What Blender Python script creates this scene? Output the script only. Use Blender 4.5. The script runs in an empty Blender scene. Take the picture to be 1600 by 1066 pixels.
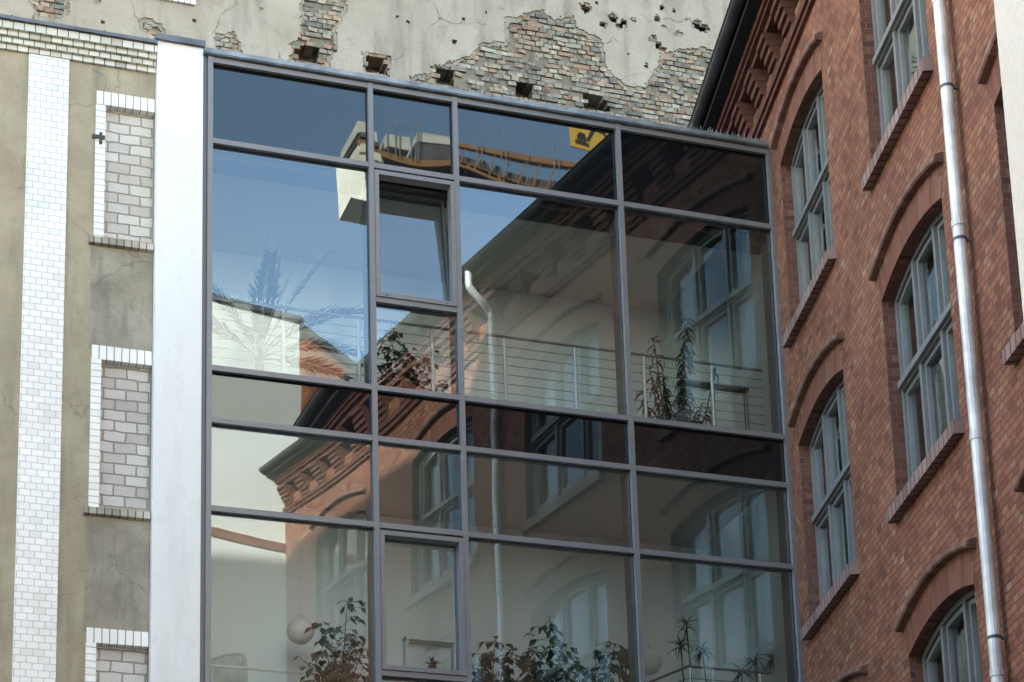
import bpy, bmesh, math, random
from mathutils import Vector, Matrix
random.seed(7)
scene = bpy.context.scene
col = scene.collection
R = math.radians

# ------------------------------------------------------------------ camera
cam_d = bpy.data.cameras.new('camera'); cam = bpy.data.objects.new('camera', cam_d); col.objects.link(cam)
Rr = Vector((0.95335252, -0.30100354, -0.02271195)); Ru = Vector((-0.04815175, -0.2259219, 0.97295463)); Rf = Vector((0.29799392, 0.92647513, 0.22987706))
m3 = Matrix((Rr, Ru, -Rf)).transposed()
cam.matrix_world = Matrix.Translation((-10.48648, -19.85086, 1.6)) @ m3.to_4x4()
cam_d.sensor_width = 36; cam_d.lens = 3263.98/1600*36
cam_d.shift_x = (800-712.09)/1600; cam_d.shift_y = (1362.37-533)/1600
cam_d.clip_start = .1; cam_d.clip_end = 3000
scene.camera = cam

# ------------------------------------------------------------------ sky, sun, exposure
SUN_EL = R(20); SUN_AZ = math.atan2(.71, -.70)          # sun stands behind the courtyard, to the left
w = bpy.data.worlds.new('World'); scene.world = w; w.use_nodes = True
nt = w.node_tree; bg = nt.nodes['Background']
sky = nt.nodes.new('ShaderNodeTexSky'); sky.sky_type = 'NISHITA'; sky.sun_disc = False
sky.sun_elevation = SUN_EL; sky.sun_rotation = R(90)-SUN_AZ
sky.air_density = 1.0; sky.dust_density = 1.0; sky.ozone_density = 1.0
wbm = nt.nodes.new('ShaderNodeMix'); wbm.data_type = 'RGBA'; wbm.blend_type = 'MULTIPLY'; wbm.inputs[0].default_value = 1
wbm.inputs[7].default_value = (1.08, 1.0, .865, 1)      # daylight white balance of the camera
nt.links.new(sky.outputs[0], wbm.inputs[6]); nt.links.new(wbm.outputs[2], bg.inputs[0]); bg.inputs[1].default_value = .15
sd = bpy.data.lights.new('sun', 'SUN'); sd.energy = 4.5; sd.angle = R(.5); sd.color = (1, .90, .76)
so = bpy.data.objects.new('sun', sd); col.objects.link(so)
sv = Vector((math.cos(SUN_AZ)*math.cos(SUN_EL), math.sin(SUN_AZ)*math.cos(SUN_EL), math.sin(SUN_EL)))
so.rotation_euler = sv.to_track_quat('Z', 'Y').to_euler(); so.location = (-30, 30, 40)
scene.view_settings.view_transform = 'Standard'; scene.view_settings.look = 'None'
scene.view_settings.exposure = 2.9; scene.view_settings.gamma = 1
scene.render.engine = 'CYCLES'
scene.cycles.max_bounces = 10; scene.cycles.transparent_max_bounces = 12; scene.cycles.use_denoising = True

# ------------------------------------------------------------------ materials
def new_mat(name):
    m = bpy.data.materials.new(name); m.use_nodes = True
    nt = m.node_tree; b = nt.nodes['Principled BSDF']
    return m, nt, b
class G:
    def __init__(s, nt): s.nt = nt
    def n(s, t, **k):
        o = s.nt.nodes.new(t)
        for a, b in k.items(): setattr(o, a, b)
        return o
    def l(s, a, b): s.nt.links.new(a, b)
    def math(s, op, a, b=None, c=None, clamp=False):
        o = s.n('ShaderNodeMath', operation=op); o.use_clamp = clamp
        for i, v in enumerate((a, b, c)):
            if v is None: continue
            if isinstance(v, (int, float)): o.inputs[i].default_value = v
            else: s.l(v, o.inputs[i])
        return o.outputs[0]
    def ramp(s, fac, stops, interp='LINEAR'):
        o = s.n('ShaderNodeValToRGB'); o.color_ramp.interpolation = interp
        e = o.color_ramp.elements
        while len(e) < len(stops): e.new(.5)
        for i, (p, c) in enumerate(stops):
            e[i].position = p; e[i].color = (*c, 1) if len(c) == 3 else c
        s.l(fac, o.inputs[0]); return o.outputs[0]
    def mix(s, fac, a, b, blend='MIX'):
        o = s.n('ShaderNodeMix', data_type='RGBA', blend_type=blend)
        for i, v in ((0, fac), (6, a), (7, b)):
            if isinstance(v, (int, float)): o.inputs[i].default_value = v
            elif isinstance(v, tuple): o.inputs[i].default_value = (*v, 1)
            else: s.l(v, o.inputs[i])
        return o.outputs[2]
    def noise(s, vec, scale, detail=4, rough=.55):
        o = s.n('ShaderNodeTexNoise'); o.inputs['Scale'].default_value = scale; o.inputs['Detail'].default_value = detail
        o.inputs['Roughness'].default_value = rough
        if vec is not None: s.l(vec, o.inputs['Vector'])
        return o.outputs[0]
    def bump(s, h, strength, dist, normal=None):
        o = s.n('ShaderNodeBump'); o.inputs['Strength'].default_value = strength; o.inputs['Distance'].default_value = dist
        s.l(h, o.inputs['Height'])
        if normal is not None: s.l(normal, o.inputs['Normal'])
        return o.outputs[0]

def brick_mat(name, h, wd, joint, stops, mortar, alt=True, rough=.85, grime=.5, bumpd=.006, smooth_var=.15, spec=.3, wob=.006):
    """coursed bricks laid out in the UV map's metres"""
    m, nt, b = new_mat(name); g = G(nt)
    uv = g.n('ShaderNodeUVMap').outputs[0]
    if wob:
        nn = g.n('ShaderNodeTexNoise'); nn.inputs['Scale'].default_value = 7; g.l(uv, nn.inputs['Vector'])
        sub = g.n('ShaderNodeVectorMath', operation='SUBTRACT'); g.l(nn.outputs[1], sub.inputs[0]); sub.inputs[1].default_value = (.5, .5, .5)
        sc = g.n('ShaderNodeVectorMath', operation='SCALE'); g.l(sub.outputs[0], sc.inputs[0]); sc.inputs['Scale'].default_value = wob*3
        ad = g.n('ShaderNodeVectorMath', operation='ADD'); g.l(uv, ad.inputs[0]); g.l(sc.outputs[0], ad.inputs[1]); uvw = ad.outputs[0]
    else: uvw = uv
    sp = g.n('ShaderNodeSeparateXYZ'); g.l(uvw, sp.inputs[0]); u, v = sp.outputs[0], sp.outputs[1]
    vh = g.math('DIVIDE', v, h); row = g.math('FLOOR', vh); fy = g.math('SUBTRACT', vh, row)
    odd = g.math('FLOORED_MODULO', row, 2.0)
    if alt:
        ww = g.math('MULTIPLY', g.math('SUBTRACT', 1.0, g.math('MULTIPLY', odd, .5)), wd)
        uu = g.math('ADD', g.math('DIVIDE', u, ww), g.math('MULTIPLY', odd, .5))
    else:
        ww = g.math('ADD', g.math('MULTIPLY', odd, 0.0), wd)
        uu = g.math('ADD', g.math('DIVIDE', u, wd), g.math('MULTIPLY', odd, .5))
    cl = g.math('FLOOR', uu); fx = g.math('SUBTRACT', uu, cl)
    dx = g.math('MULTIPLY', g.math('MINIMUM', fx, g.math('SUBTRACT', 1.0, fx)), ww)
    dy = g.math('MULTIPLY', g.math('MINIMUM', fy, g.math('SUBTRACT', 1.0, fy)), h)
    d = g.math('MINIMUM', dx, dy)
    mr = g.n('ShaderNodeMapRange', interpolation_type='SMOOTHSTEP'); g.l(d, mr.inputs[0])
    mr.inputs[1].default_value = joint*.3; mr.inputs[2].default_value = joint*.75
    mask = mr.outputs[0]
    cb = g.n('ShaderNodeCombineXYZ'); g.l(cl, cb.inputs[0]); g.l(row, cb.inputs[1])
    wn = g.n('ShaderNodeTexWhiteNoise', noise_dimensions='3D'); g.l(cb.outputs[0], wn.inputs[0])
    base = g.ramp(wn.outputs[0], stops)
    n1 = g.noise(uv, 1.1, 5); n2 = g.noise(uv, 60, 3); n3 = g.noise(uv, .35, 3)
    base = g.mix(smooth_var*2, base, g.ramp(n2, [(.3, (.25, .25, .25)), (.75, (1.0, 1.0, 1.0))]), 'MULTIPLY')
    c = g.mix(mask, mortar, base)
    c = g.mix(grime, c, g.ramp(n1, [(.3, (.5, .48, .46)), (.65, (1.1, 1.1, 1.1))]), 'MULTIPLY')
    c = g.mix(grime*.6, c, g.ramp(n3, [(.35, (.7, .66, .64)), (.65, (1.1, 1.1, 1.1))]), 'MULTIPLY')
    g.l(c, b.inputs['Base Color']); b.inputs['Roughness'].default_value = rough; b.inputs['Specular IOR Level'].default_value = spec
    hh = g.math('ADD', mask, g.math('MULTIPLY', n2, .5)); hh = g.math('ADD', hh, g.math('MULTIPLY', wn.outputs[0], .35))
    g.l(g.bump(hh, .8, bumpd), b.inputs['Normal'])
    return m

M = {}
RED = [(0, (0.213, 0.079, 0.050)), (.15, (0.282, 0.106, 0.065)), (.35, (0.339, 0.134, 0.078)), (.5, (0.305, 0.122, 0.078)), (.65, (0.374, 0.156, 0.087)), (.8, (0.333, 0.144, 0.090)), (.9, (0.425, 0.192, 0.100)), (.975, (0.356, 0.186, 0.128)), (1, (0.437, 0.264, 0.183))]
M['brick'] = brick_mat('red_facing_brick', .0705, .124, .010, RED, (.105, .068, .052), alt=False, grime=.45, wob=.004)
RED2 = [(0, (.13, .052, .038)), (.5, (.165, .066, .047)), (1, (.205, .085, .06))]
M['brick_fine'] = brick_mat('smooth_moulded_brick', .0765, .252, .006, RED2, (.16, .06, .045), grime=.35)
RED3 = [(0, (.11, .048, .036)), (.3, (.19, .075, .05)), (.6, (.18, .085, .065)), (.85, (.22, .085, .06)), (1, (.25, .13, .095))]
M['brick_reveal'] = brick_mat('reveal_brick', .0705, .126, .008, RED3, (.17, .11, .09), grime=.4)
M['voussoir'] = brick_mat('arch_brick', .0765, .60, .006, [(0, (.20, .078, .052)), (.5, (.255, .105, .07)), (1, (.30, .145, .095))], (.15, .085, .065), alt=False, grime=.3, wob=0)
M['sill_brick'] = brick_mat('sill_header_brick', .30, .118, .016, [(0, (.27, .17, .15)), (.5, (.36, .245, .22)), (1, (.45, .34, .31))], (.06, .04, .035), alt=False, grime=.3, wob=0)
M['hood_brick'] = brick_mat('hood_mould_brick', .30, .118, .007, [(0, (.25, .135, .105)), (.5, (.30, .165, .13)), (1, (.35, .21, .17))], (.15, .09, .07), alt=False, grime=.5, wob=0, bumpd=.003)
WH = [(0, (.72, .71, .68)), (.25, (.78, .77, .75)), (1, (.82, .81, .79))]
M['glazed'] = brick_mat('white_glazed_brick', .0735, .117, .007, WH, (.47, .46, .44), alt=False, rough=.35, grime=.25, bumpd=.002, smooth_var=.03, spec=.5, wob=.002)
M['glazed_v'] = brick_mat('white_glazed_header', .30, .079, .010, WH, (.22, .20, .17), alt=False, rough=.35, grime=.22, bumpd=.003, smooth_var=.04, spec=.5, wob=.002)
M['glazed_s'] = brick_mat('dirty_sill_brick', .30, .079, .012, [(0, (.26, .24, .19)), (.4, (.40, .37, .31)), (1, (.56, .53, .46))], (.11, .10, .085), alt=False, rough=.6, grime=.7, bumpd=.004, smooth_var=.12, wob=.004)
M['glazed_j'] = brick_mat('white_glazed_jamb', .0735, .30, .009, WH, (.42, .41, .38), alt=False, rough=.35, grime=.22, bumpd=.003, smooth_var=.04, spec=.5, wob=.002)
M['glazed_c'] = brick_mat('white_glazed_cornice', .0735, .115, .010, [(0, (.40, .37, .30)), (.3, (.58, .55, .47)), (1, (.70, .68, .60))], (.10, .09, .08), alt=False, rough=.35, grime=.45, bumpd=.003, smooth_var=.05, spec=.5, wob=.003)
M['block'] = brick_mat('grey_concrete_block', .119, .235, .015, [(0, (.53, .49, .45)), (.4, (.63, .59, .55)), (1, (.71, .67, .63))], (.33, .30, .265), alt=False, rough=.9, grime=.35, bumpd=.012, smooth_var=.12, wob=.010)
M['far_brick'] = brick_mat('orange_brick', .0765, .252, .010, [(0, (.26, .075, .03)), (.5, (.33, .105, .045)), (1, (.40, .15, .07))], (.25, .15, .10))

def stucco(name, c1, c2, stain, scale=1.0, bump=.4, streak=.5, rough=.92, fine=40, crack=0, fmix=.35):
    m, nt, b = new_mat(name); g = G(nt)
    tc = g.n('ShaderNodeTexCoord').outputs['Object']
    mp = g.n('ShaderNodeMapping'); mp.inputs['Scale'].default_value = (2.2, 2.2, .35); g.l(tc, mp.inputs[0])
    a = g.noise(tc, 1.3*scale, 6, .6); s1 = g.noise(mp.outputs[0], 1.8*scale, 5); f = g.noise(tc, fine, 4, .65); p = g.noise(tc, 4.5*scale, 6, .65)
    c = g.mix(g.ramp(a, [(.35, (0, 0, 0)), (.65, (1, 1, 1))]), c1, c2)
    c = g.mix(g.math('MULTIPLY', g.ramp(s1, [(.5, (0, 0, 0)), (.72, (1, 1, 1))]), streak), c, stain)
    c = g.mix(g.math('MULTIPLY', g.ramp(p, [(.55, (0, 0, 0)), (.75, (1, 1, 1))]), streak*.7), c, stain)
    c = g.mix(fmix, c, g.ramp(f, [(.3, (.72, .72, .72)), (.7, (1.1, 1.1, 1.1))]), 'MULTIPLY')
    if crack:
        nz = g.n('ShaderNodeTexNoise'); nz.inputs['Scale'].default_value = 2.5; nz.inputs['Detail'].default_value = 6; g.l(tc, nz.inputs['Vector'])
        sc = g.n('ShaderNodeVectorMath', operation='SCALE'); g.l(nz.outputs[1], sc.inputs[0]); sc.inputs['Scale'].default_value = .55
        ad = g.n('ShaderNodeVectorMath', operation='ADD'); g.l(tc, ad.inputs[0]); g.l(sc.outputs[0], ad.inputs[1])
        vo = g.n('ShaderNodeTexVoronoi', feature='DISTANCE_TO_EDGE'); vo.inputs['Scale'].default_value = .85; g.l(ad.outputs[0], vo.inputs['Vector'])
        cm = g.ramp(vo.outputs['Distance'], [(0.0, (1, 1, 1)), (.012, (0, 0, 0))])
        gate = g.ramp(g.noise(tc, 1.1, 3), [(.46, (0, 0, 0)), (.56, (1, 1, 1))])
        c = g.mix(g.math('MULTIPLY', g.math('MULTIPLY', cm, gate), crack), c, (.07, .065, .06))
        blot = g.ramp(g.noise(tc, 9, 6, .75), [(.60, (0, 0, 0)), (.70, (1, 1, 1))])
        c = g.mix(g.math('MULTIPLY', blot, crack*.55), c, (.14, .13, .12))
    g.l(c, b.inputs['Base Color']); b.inputs['Roughness'].default_value = rough; b.inputs['Specular IOR Level'].default_value = .2
    hh = g.math('ADD', g.math('MULTIPLY', f, .5), p)
    g.l(g.bump(hh, bump, .02), b.inputs['Normal'])
    return m
M['stucco'] = stucco('beige_render', (.30, .25, .175), (.40, .345, .25), (.21, .19, .15), 1.3, .4, .75, crack=.35)
M['stucco2'] = stucco('grey_render_patch', (.25, .22, .17), (.36, .325, .26), (.185, .17, .14), 1.6, .45, .9, crack=.45)
M['plaster'] = stucco('old_wall_plaster', (.345, .285, .228), (.425, .36, .295), (.215, .185, .155), .8, .8, .9, crack=.8)
M['far_wing'] = stucco('grey_wing_render', (.11, .10, .09), (.14, .13, .115), (.08, .075, .07), 1, .2, .5)
M['undercoat'] = stucco('coarse_undercoat', (.30, .245, .195), (.37, .31, .25), (.15, .13, .115), 2.5, 1.0, .9)
M['mortar'] = stucco('old_mortar', (.19, .155, .12), (.25, .205, .16), (.08, .072, .062), 3, .9, .8)
M['white'] = stucco('white_render', (.77, .765, .75), (.80, .79, .775), (.66, .65, .625), .9, .012, .75, fmix=.12)
M['cream'] = stucco('cream_render', (.74, .74, .69), (.78, .78, .73), (.66, .66, .60), .5, .08, .25)
M['white2'] = stucco('courtyard_white_render', (.74, .76, .75), (.78, .80, .79), (.66, .68, .66), .6, .08, .4)
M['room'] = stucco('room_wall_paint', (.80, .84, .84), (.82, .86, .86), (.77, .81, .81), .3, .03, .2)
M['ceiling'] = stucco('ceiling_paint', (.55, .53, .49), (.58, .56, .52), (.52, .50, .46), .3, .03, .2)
M['ground'] = stucco('courtyard_paving', (.055, .053, .05), (.075, .072, .067), (.04, .039, .037), .5, .4, .4)
M['roofing'] = stucco('bitumen_roofing', (.05, .05, .05), (.07, .07, .068), (.04, .04, .04), .5, .4, .4)
M['concrete'] = stucco('counterweight_concrete', (.60, .58, .50), (.68, .66, .58), (.45, .43, .37), .6, .3, .5)

def plain(name, c, rough=.5, metal=0, var=.12, scale=6, spec=.5, bump=0):
    m, nt, b = new_mat(name); g = G(nt)
    tc = g.n('ShaderNodeTexCoord').outputs['Object']
    n = g.noise(tc, scale, 5); 
    k = g.ramp(n, [(.3, (1-var*1.6,)*3), (.7, (1+var*.6,)*3)])
    g.l(g.mix(1.0, c, k, 'MULTIPLY'), b.inputs['Base Color'])
    b.inputs['Metallic'].default_value = metal; b.inputs['Specular IOR Level'].default_value = spec
    rr = g.math('ADD', rough-.06, g.math('MULTIPLY', n, .12)); g.l(rr, b.inputs['Roughness'])
    if bump: g.l(g.bump(n, bump, .01), b.inputs['Normal'])
    return m
M['alu'] = plain('grey_powder_coated_metal', (.19, .183, .19), .42, 0, .06, 3)
M['alu_dark'] = plain('dark_metal_panel', (.085, .085, .09), .45, 0, .08, 3)
M['zinc'] = plain('weathered_zinc', (.25, .28, .30), .5, .3, .3, 5)
M['zinc_d'] = plain('dark_zinc_flashing', (.13, .14, .155), .5, .3, .3, 5)
M['frame'] = plain('blue_grey_window_paint', (.195, .20, .20), .45, 0, .08, 5)
M['steel'] = plain('brushed_steel', (.82, .82, .80), .35, .35, .05, 20)
M['pipe'] = plain('galvanised_pipe', (.74, .74, .74), .45, .25, .22, 4)
M['cable'] = plain('steel_cable', (.30, .30, .29), .4, .6, .05, 20)
M['black'] = plain('dark_fascia_and_shade', (.02, .02, .02), .6, 0, .1, 5)
M['gutter'] = plain('black_gutter_metal', (.035, .037, .037), .45, .2, .3, 3)
M['soffit'] = plain('dark_boarded_soffit', (.02, .018, .016), .8, 0, .3, 8)
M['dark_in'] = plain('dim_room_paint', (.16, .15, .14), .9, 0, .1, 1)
M['curtain'] = plain('pale_curtain', (.55, .56, .52), .9, 0, .15, 9)
M['leaf'] = plain('green_leaf', (.12, .20, .12), .45, 0, .4, 9)
M['leaf_d'] = plain('dark_leaf', (.055, .09, .055), .45, 0, .4, 9)
M['palm'] = plain('palm_leaf', (.025, .05, .025), .5, 0, .4, 9)
M['stem'] = plain('brown_stem', (.09, .06, .035), .8, 0, .3, 20)
M['pot'] = plain('clay_pot', (.28, .12, .07), .7, 0, .2, 9)
M['pot_w'] = plain('white_ceramic_pot', (.6, .6, .58), .3, 0, .05, 9)
M['globe'] = plain('opal_lamp_glass', (.85, .85, .84), .35, 0, .03, 2)
M['orange'] = plain('orange_crane_paint', (.28, .145, .06), .5, 0, .15, 2)
M['yellow'] = plain('yellow_sign', (.58, .36, .06), .5, 0, .08, 2)
M['tarp'] = plain('white_tarpaulin', (.55, .54, .50), .7, 0, .15, 2)
M['crane_grey'] = plain('grey_crane_machinery', (.09, .085, .09), .6, 0, .2, 2)
M['bead'] = plain('clear_bulb', (.95, .95, .92), .15, 0, .02, 2)
M['card'] = plain('white_paper', (.7, .7, .68), .8, 0, .05, 9)

def glass(name, tint, mult, refl=(1, 1, 1)):
    m, nt, b = new_mat(name); nt.nodes.remove(b); g = G(nt)
    out = nt.nodes['Material Output']
    fr = g.n('ShaderNodeFresnel'); fr.inputs[0].default_value = 1.52
    f = g.math('MULTIPLY', fr.outputs[0], mult, clamp=True)
    tr = g.n('ShaderNodeBsdfTransparent'); tr.inputs[0].default_value = (*tint, 1)
    gl = g.n('ShaderNodeBsdfGlossy'); gl.inputs['Roughness'].default_value = 0; gl.inputs[0].default_value = (*refl, 1)
    mx = g.n('ShaderNodeMixShader'); g.l(f, mx.inputs[0]); g.l(tr.outputs[0], mx.inputs[1]); g.l(gl.outputs[0], mx.inputs[2])
    g.l(mx.outputs[0], out.inputs[0]); return m
M['glass'] = glass('insulating_glass', (.92, .97, .965), 3.2, (.74, .89, 1))
M['glass_r'] = glass('old_window_glass', (.82, .86, .85), 2.0, (.97, 1, .99))
def spandrel(name):
    m, nt, b = new_mat(name); g = G(nt)
    nt.nodes.remove(b); out = nt.nodes['Material Output']
    fr = g.n('ShaderNodeFresnel'); fr.inputs[0].default_value = 1.52
    f = g.math('MULTIPLY', fr.outputs[0], 1.55, clamp=True)
    df = g.n('ShaderNodeBsdfDiffuse'); df.inputs[0].default_value = (.008, .0085, .010, 1)
    gl = g.n('ShaderNodeBsdfGlossy'); gl.inputs['Roughness'].default_value = .01; gl.inputs[0].default_value = (.80, .95, 1, 1)
    mx = g.n('ShaderNodeMixShader'); g.l(f, mx.inputs[0]); g.l(df.outputs[0], mx.inputs[1]); g.l(gl.outputs[0], mx.inputs[2])
    g.l(mx.outputs[0], out.inputs[0]); return m
M['spandrel'] = spandrel('dark_enamelled_glass')

def attr_brick(name):
    m, nt, b = new_mat(name); g = G(nt)
    at = g.n('ShaderNodeAttribute'); at.attribute_name = 'tint'
    tc = g.n('ShaderNodeTexCoord').outputs['Object']
    n = g.noise(tc, 22, 5, .7); n2 = g.noise(tc, 2.0, 5, .6)
    c = g.mix(.75, at.outputs[0], g.ramp(n, [(.32, (.32, .31, .30)), (.62, (1.15, 1.15, 1.15))]), 'MULTIPLY')
    c = g.mix(.5, c, g.ramp(n2, [(.35, (.5, .5, .52)), (.62, (1.1, 1.1, 1.1))]), 'MULTIPLY')
    n3 = g.noise(tc, 7, 6, .7); c = g.mix(g.math('MULTIPLY', g.ramp(n3, [(.46, (0, 0, 0)), (.64, (1, 1, 1))]), .35), c, (.34, .27, .20))
    n4 = g.noise(tc, 3.2, 6, .7); c = g.mix(g.math('MULTIPLY', g.ramp(n4, [(.54, (0, 0, 0)), (.66, (1, 1, 1))]), .8), c, (.075, .07, .065))
    g.l(c, b.inputs['Base Color']); b.inputs['Roughness'].default_value = .95; b.inputs['Specular IOR Level'].default_value = .1
    g.l(g.bump(n, .9, .02), b.inputs['Normal']); return m
M['rubble'] = attr_brick('weathered_old_brick')

# ------------------------------------------------------------------ mesh helpers
class MB:
    def __init__(s): s.v = []; s.f = []; s.uv = []; s.mi = []; s.sm = []
    def face(s, pts, uv=None, mi=0, sm=False):
        i = len(s.v); pts = [Vector(p) for p in pts]; s.v += pts
        s.f.append(tuple(range(i, i+len(pts)))); s.mi.append(mi); s.sm.append(sm)
        if uv is None:
            n = (pts[1]-pts[0]).cross(pts[2]-pts[0]); a = [abs(c) for c in n]
            if a[1] >= a[0] and a[1] >= a[2]: uv = [(p.x, p.z) for p in pts]
            elif a[0] >= a[2]: uv = [(p.y, p.z) for p in pts]
            else: uv = [(p.x, p.y) for p in pts]
        s.uv.append(uv)
    def box(s, x0, x1, y0, y1, z0, z1, mi=0):
        a, b, c, d = (x0, y0, z0), (x1, y0, z0), (x1, y1, z0), (x0, y1, z0)
        e, f, g, h = (x0, y0, z1), (x1, y0, z1), (x1, y1, z1), (x0, y1, z1)
        for q in ((a, b, f, e), (b, c, g, f), (c, d, h, g), (d, a, e, h), (e, f, g, h), (d, c, b, a)): s.face(q, mi=mi)
    def obox(s, o, ax, ay, az, mi=0):
        """box from corner o along three edge vectors"""
        o, ax, ay, az = Vector(o), Vector(ax), Vector(ay), Vector(az)
        a, b, c, d = o, o+ax, o+ax+ay, o+ay; e, f, g, h = a+az, b+az, c+az, d+az
        for q in ((a, b, f, e), (b, c, g, f), (c, d, h, g), (d, a, e, h), (e, f, g, h), (d, c, b, a)): s.face(q, mi=mi)
    def bar(s, p, q, r, n=4, mi=0, r2=None):
        s.tube([p, q], r, n, mi, r2)
    def tube(s, pts, r, n=8, mi=0, r2=None, cap=True):
        pts = [Vector(p) for p in pts]; r2 = r if r2 is None else r2
        rings = []; up = None
        for i, p in enumerate(pts):
            t = (pts[min(i+1, len(pts)-1)]-pts[max(i-1, 0)]).normalized()
            if up is None: up = t.orthogonal().normalized()
            up = (up-t*up.dot(t)).normalized(); sd = t.cross(up)
            rr = r+(r2-r)*i/max(1, len(pts)-1)
            rings.append([p+(up*math.cos(2*math.pi*k/n)+sd*math.sin(2*math.pi*k/n))*rr for k in range(n)])
        for a, b in zip(rings, rings[1:]):
            for k in range(n):
                s.face((a[k], a[(k+1) % n], b[(k+1) % n], b[k]), mi=mi, sm=n > 5)
        if cap: s.face(rings[0][::-1], mi=mi); s.face(rings[-1], mi=mi)
    def build(s, name, mats, parent=None, merge=False):
        me = bpy.data.meshes.new(name); me.from_pydata([tuple(v) for v in s.v], [], s.f)
        ul = me.uv_layers.new(name='UVMap')
        flat = [c for f in s.uv for p in f for c in (p[0], p[1])]
        ul.data.foreach_set('uv', flat)
        if not isinstance(mats, (list, tuple)): mats = [mats]
        for m in mats: me.materials.append(m)
        me.polygons.foreach_set('material_index', s.mi); me.polygons.foreach_set('use_smooth', s.sm)
        if merge:
            bm = bmesh.new(); bm.from_mesh(me); bmesh.ops.remove_doubles(bm, verts=bm.verts, dist=1e-5); bm.to_mesh(me); bm.free()
        me.update()
        o = bpy.data.objects.new(name, me); col.objects.link(o)
        if parent: o.parent = parent
        return o
def empty(name, loc, label, cat, group=None, rz=0):
    o = bpy.data.objects.new(name, None); col.objects.link(o); o.location = loc; o.rotation_euler = (0, 0, rz)
    o['label'] = label; o['category'] = cat
    if group: o['group'] = group
    o.empty_display_size = .2
    return o
def link_copy(o, parent, loc):
    c = o.copy(); col.objects.link(c); c.parent = parent; c.location = loc
    for ch in o.children:
        d = ch.copy(); col.objects.link(d); d.parent = c
    return c

# ------------------------------------------------------------------ ground
g_ = MB(); g_.face([(-900, -900, 0), (900, -900, 0), (900, 900, 0), (-900, 900, 0)])
go = g_.build('ground', M['ground']); go['kind'] = 'structure'

# ------------------------------------------------------------------ red brick building (local x runs along its facade from the inner corner, y into the building)
RZ = math.atan2(-.97633107, -.21628141)
def RW(s, off, z):      # facade coordinates to world
    return Vector((-.21628141*s-.97633107*off, -.97633107*s+.21628141*off, z))
br = empty('brick_building', (0, 0, 0), 'red brick factory wing with arched windows and corbelled eaves, right of the glass front', 'building', rz=RZ)
COLS = [(.44, 2.30), (3.70, 5.55), (6.92, 8.77), (10.15, 12.0)]
SPR = [15.02, 11.52, 7.90, 4.28]; RISE = .15; SILL = 2.10; TOP = 16.90; S0, S1 = -4.25, 13.2
def arcz(t, rise): # t in -1..1
    return rise*(1-t*t)
NA = 14
wall = MB()
xs = [S0]
for a, b in COLS: xs += [a, b]
xs.append(S1)
for i in range(0, len(xs), 2): wall.face([(xs[i], 0, 0), (xs[i+1], 0, 0), (xs[i+1], 0, 16.33), (xs[i], 0, 16.33)])
def arc_pts(a, b, z, rise=RISE, n=NA):
    return [((a+b)/2+(b-a)/2*(-1+2*k/n), z+arcz(-1+2*k/n, rise)) for k in range(n+1)]
for a, b in COLS:
    tops = [16.33]+[s-SILL for s in SPR]
    for j, s in enumerate(SPR):
        P = arc_pts(a, b, s)
        for (x0, z0), (x1, z1) in zip(P, P[1:]): wall.face([(x0, 0, z0), (x1, 0, z1), (x1, 0, tops[j]), (x0, 0, tops[j])])
    wall.face([(a, 0, 0), (b, 0, 0), (b, 0, SPR[-1]-SILL), (a, 0, SPR[-1]-SILL)])
D = 10.0
wall.face([(S0, 0, 16.33), (S1, 0, 16.33), (S1, .2, 16.33), (S0, .2, 16.33)]); wall.face([(S0, .2, 16.33), (S1, .2, 16.33), (S1, .2, TOP), (S0, .2, TOP)])
wall.face([(S0, 0, TOP), (S1, 0, TOP), (S1, D, TOP), (S0, D, TOP)], mi=1)
wall.face([(S1, 0, 0), (S1, D, 0), (S1, D, TOP), (S1, 0, TOP)])
wall.face([(S0, D, 0), (S0, 0, 0), (S0, 0, TOP), (S0, D, TOP)])
wall.face([(S1, D, 0), (S0, D, 0), (S0, D, TOP), (S1, D, TOP)])
wall.build('wall', [M['brick'], M['roofing']], br)
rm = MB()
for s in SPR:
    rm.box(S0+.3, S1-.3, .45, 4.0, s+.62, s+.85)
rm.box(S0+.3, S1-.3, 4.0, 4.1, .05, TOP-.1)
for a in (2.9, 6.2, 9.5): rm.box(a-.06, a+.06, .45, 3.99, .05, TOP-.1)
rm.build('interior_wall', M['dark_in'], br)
# one window, its parts at the origin (left jamb at x=0, spring line at z=0)
WW = 1.855; INS = .125
def ring(mb, pts_out, pts_in, y0, y1, mi=0):
    n = len(pts_out)
    for k in range(n):
        a, b = pts_out[k], pts_out[(k+1) % n]; c, d = pts_in[k], pts_in[(k+1) % n]
        mb.face([(a[0], y0, a[1]), (b[0], y0, b[1]), (d[0], y0, d[1]), (c[0], y0, c[1])], mi=mi)
        mb.face([(c[0], y0, c[1]), (d[0], y0, d[1]), (d[0], y1, d[1]), (c[0], y1, c[1])], mi=mi)
        mb.face([(b[0], y0, b[1]), (a[0], y0, a[1]), (a[0], y1, a[1]), (b[0], y1, b[1])], mi=mi)
def zin(x): return arcz((x-WW/2)/(WW/2), RISE)
def light_outline(x0, x1, z0, z1, arch, d, n=6):
    """counter-clockwise outline of one light inset by d"""
    P = [(x0+d, z0+d), (x1-d, z0+d)]
    if arch:
        for k in range(n+1):
            x = x1-d-(x1-x0-2*d)*k/n; P.append((x, zin(x)+z1-d))
    else:
        for k in range(n+1):
            x = x1-d-(x1-x0-2*d)*k/n; P.append((x, z1-d))
    return P
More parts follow.
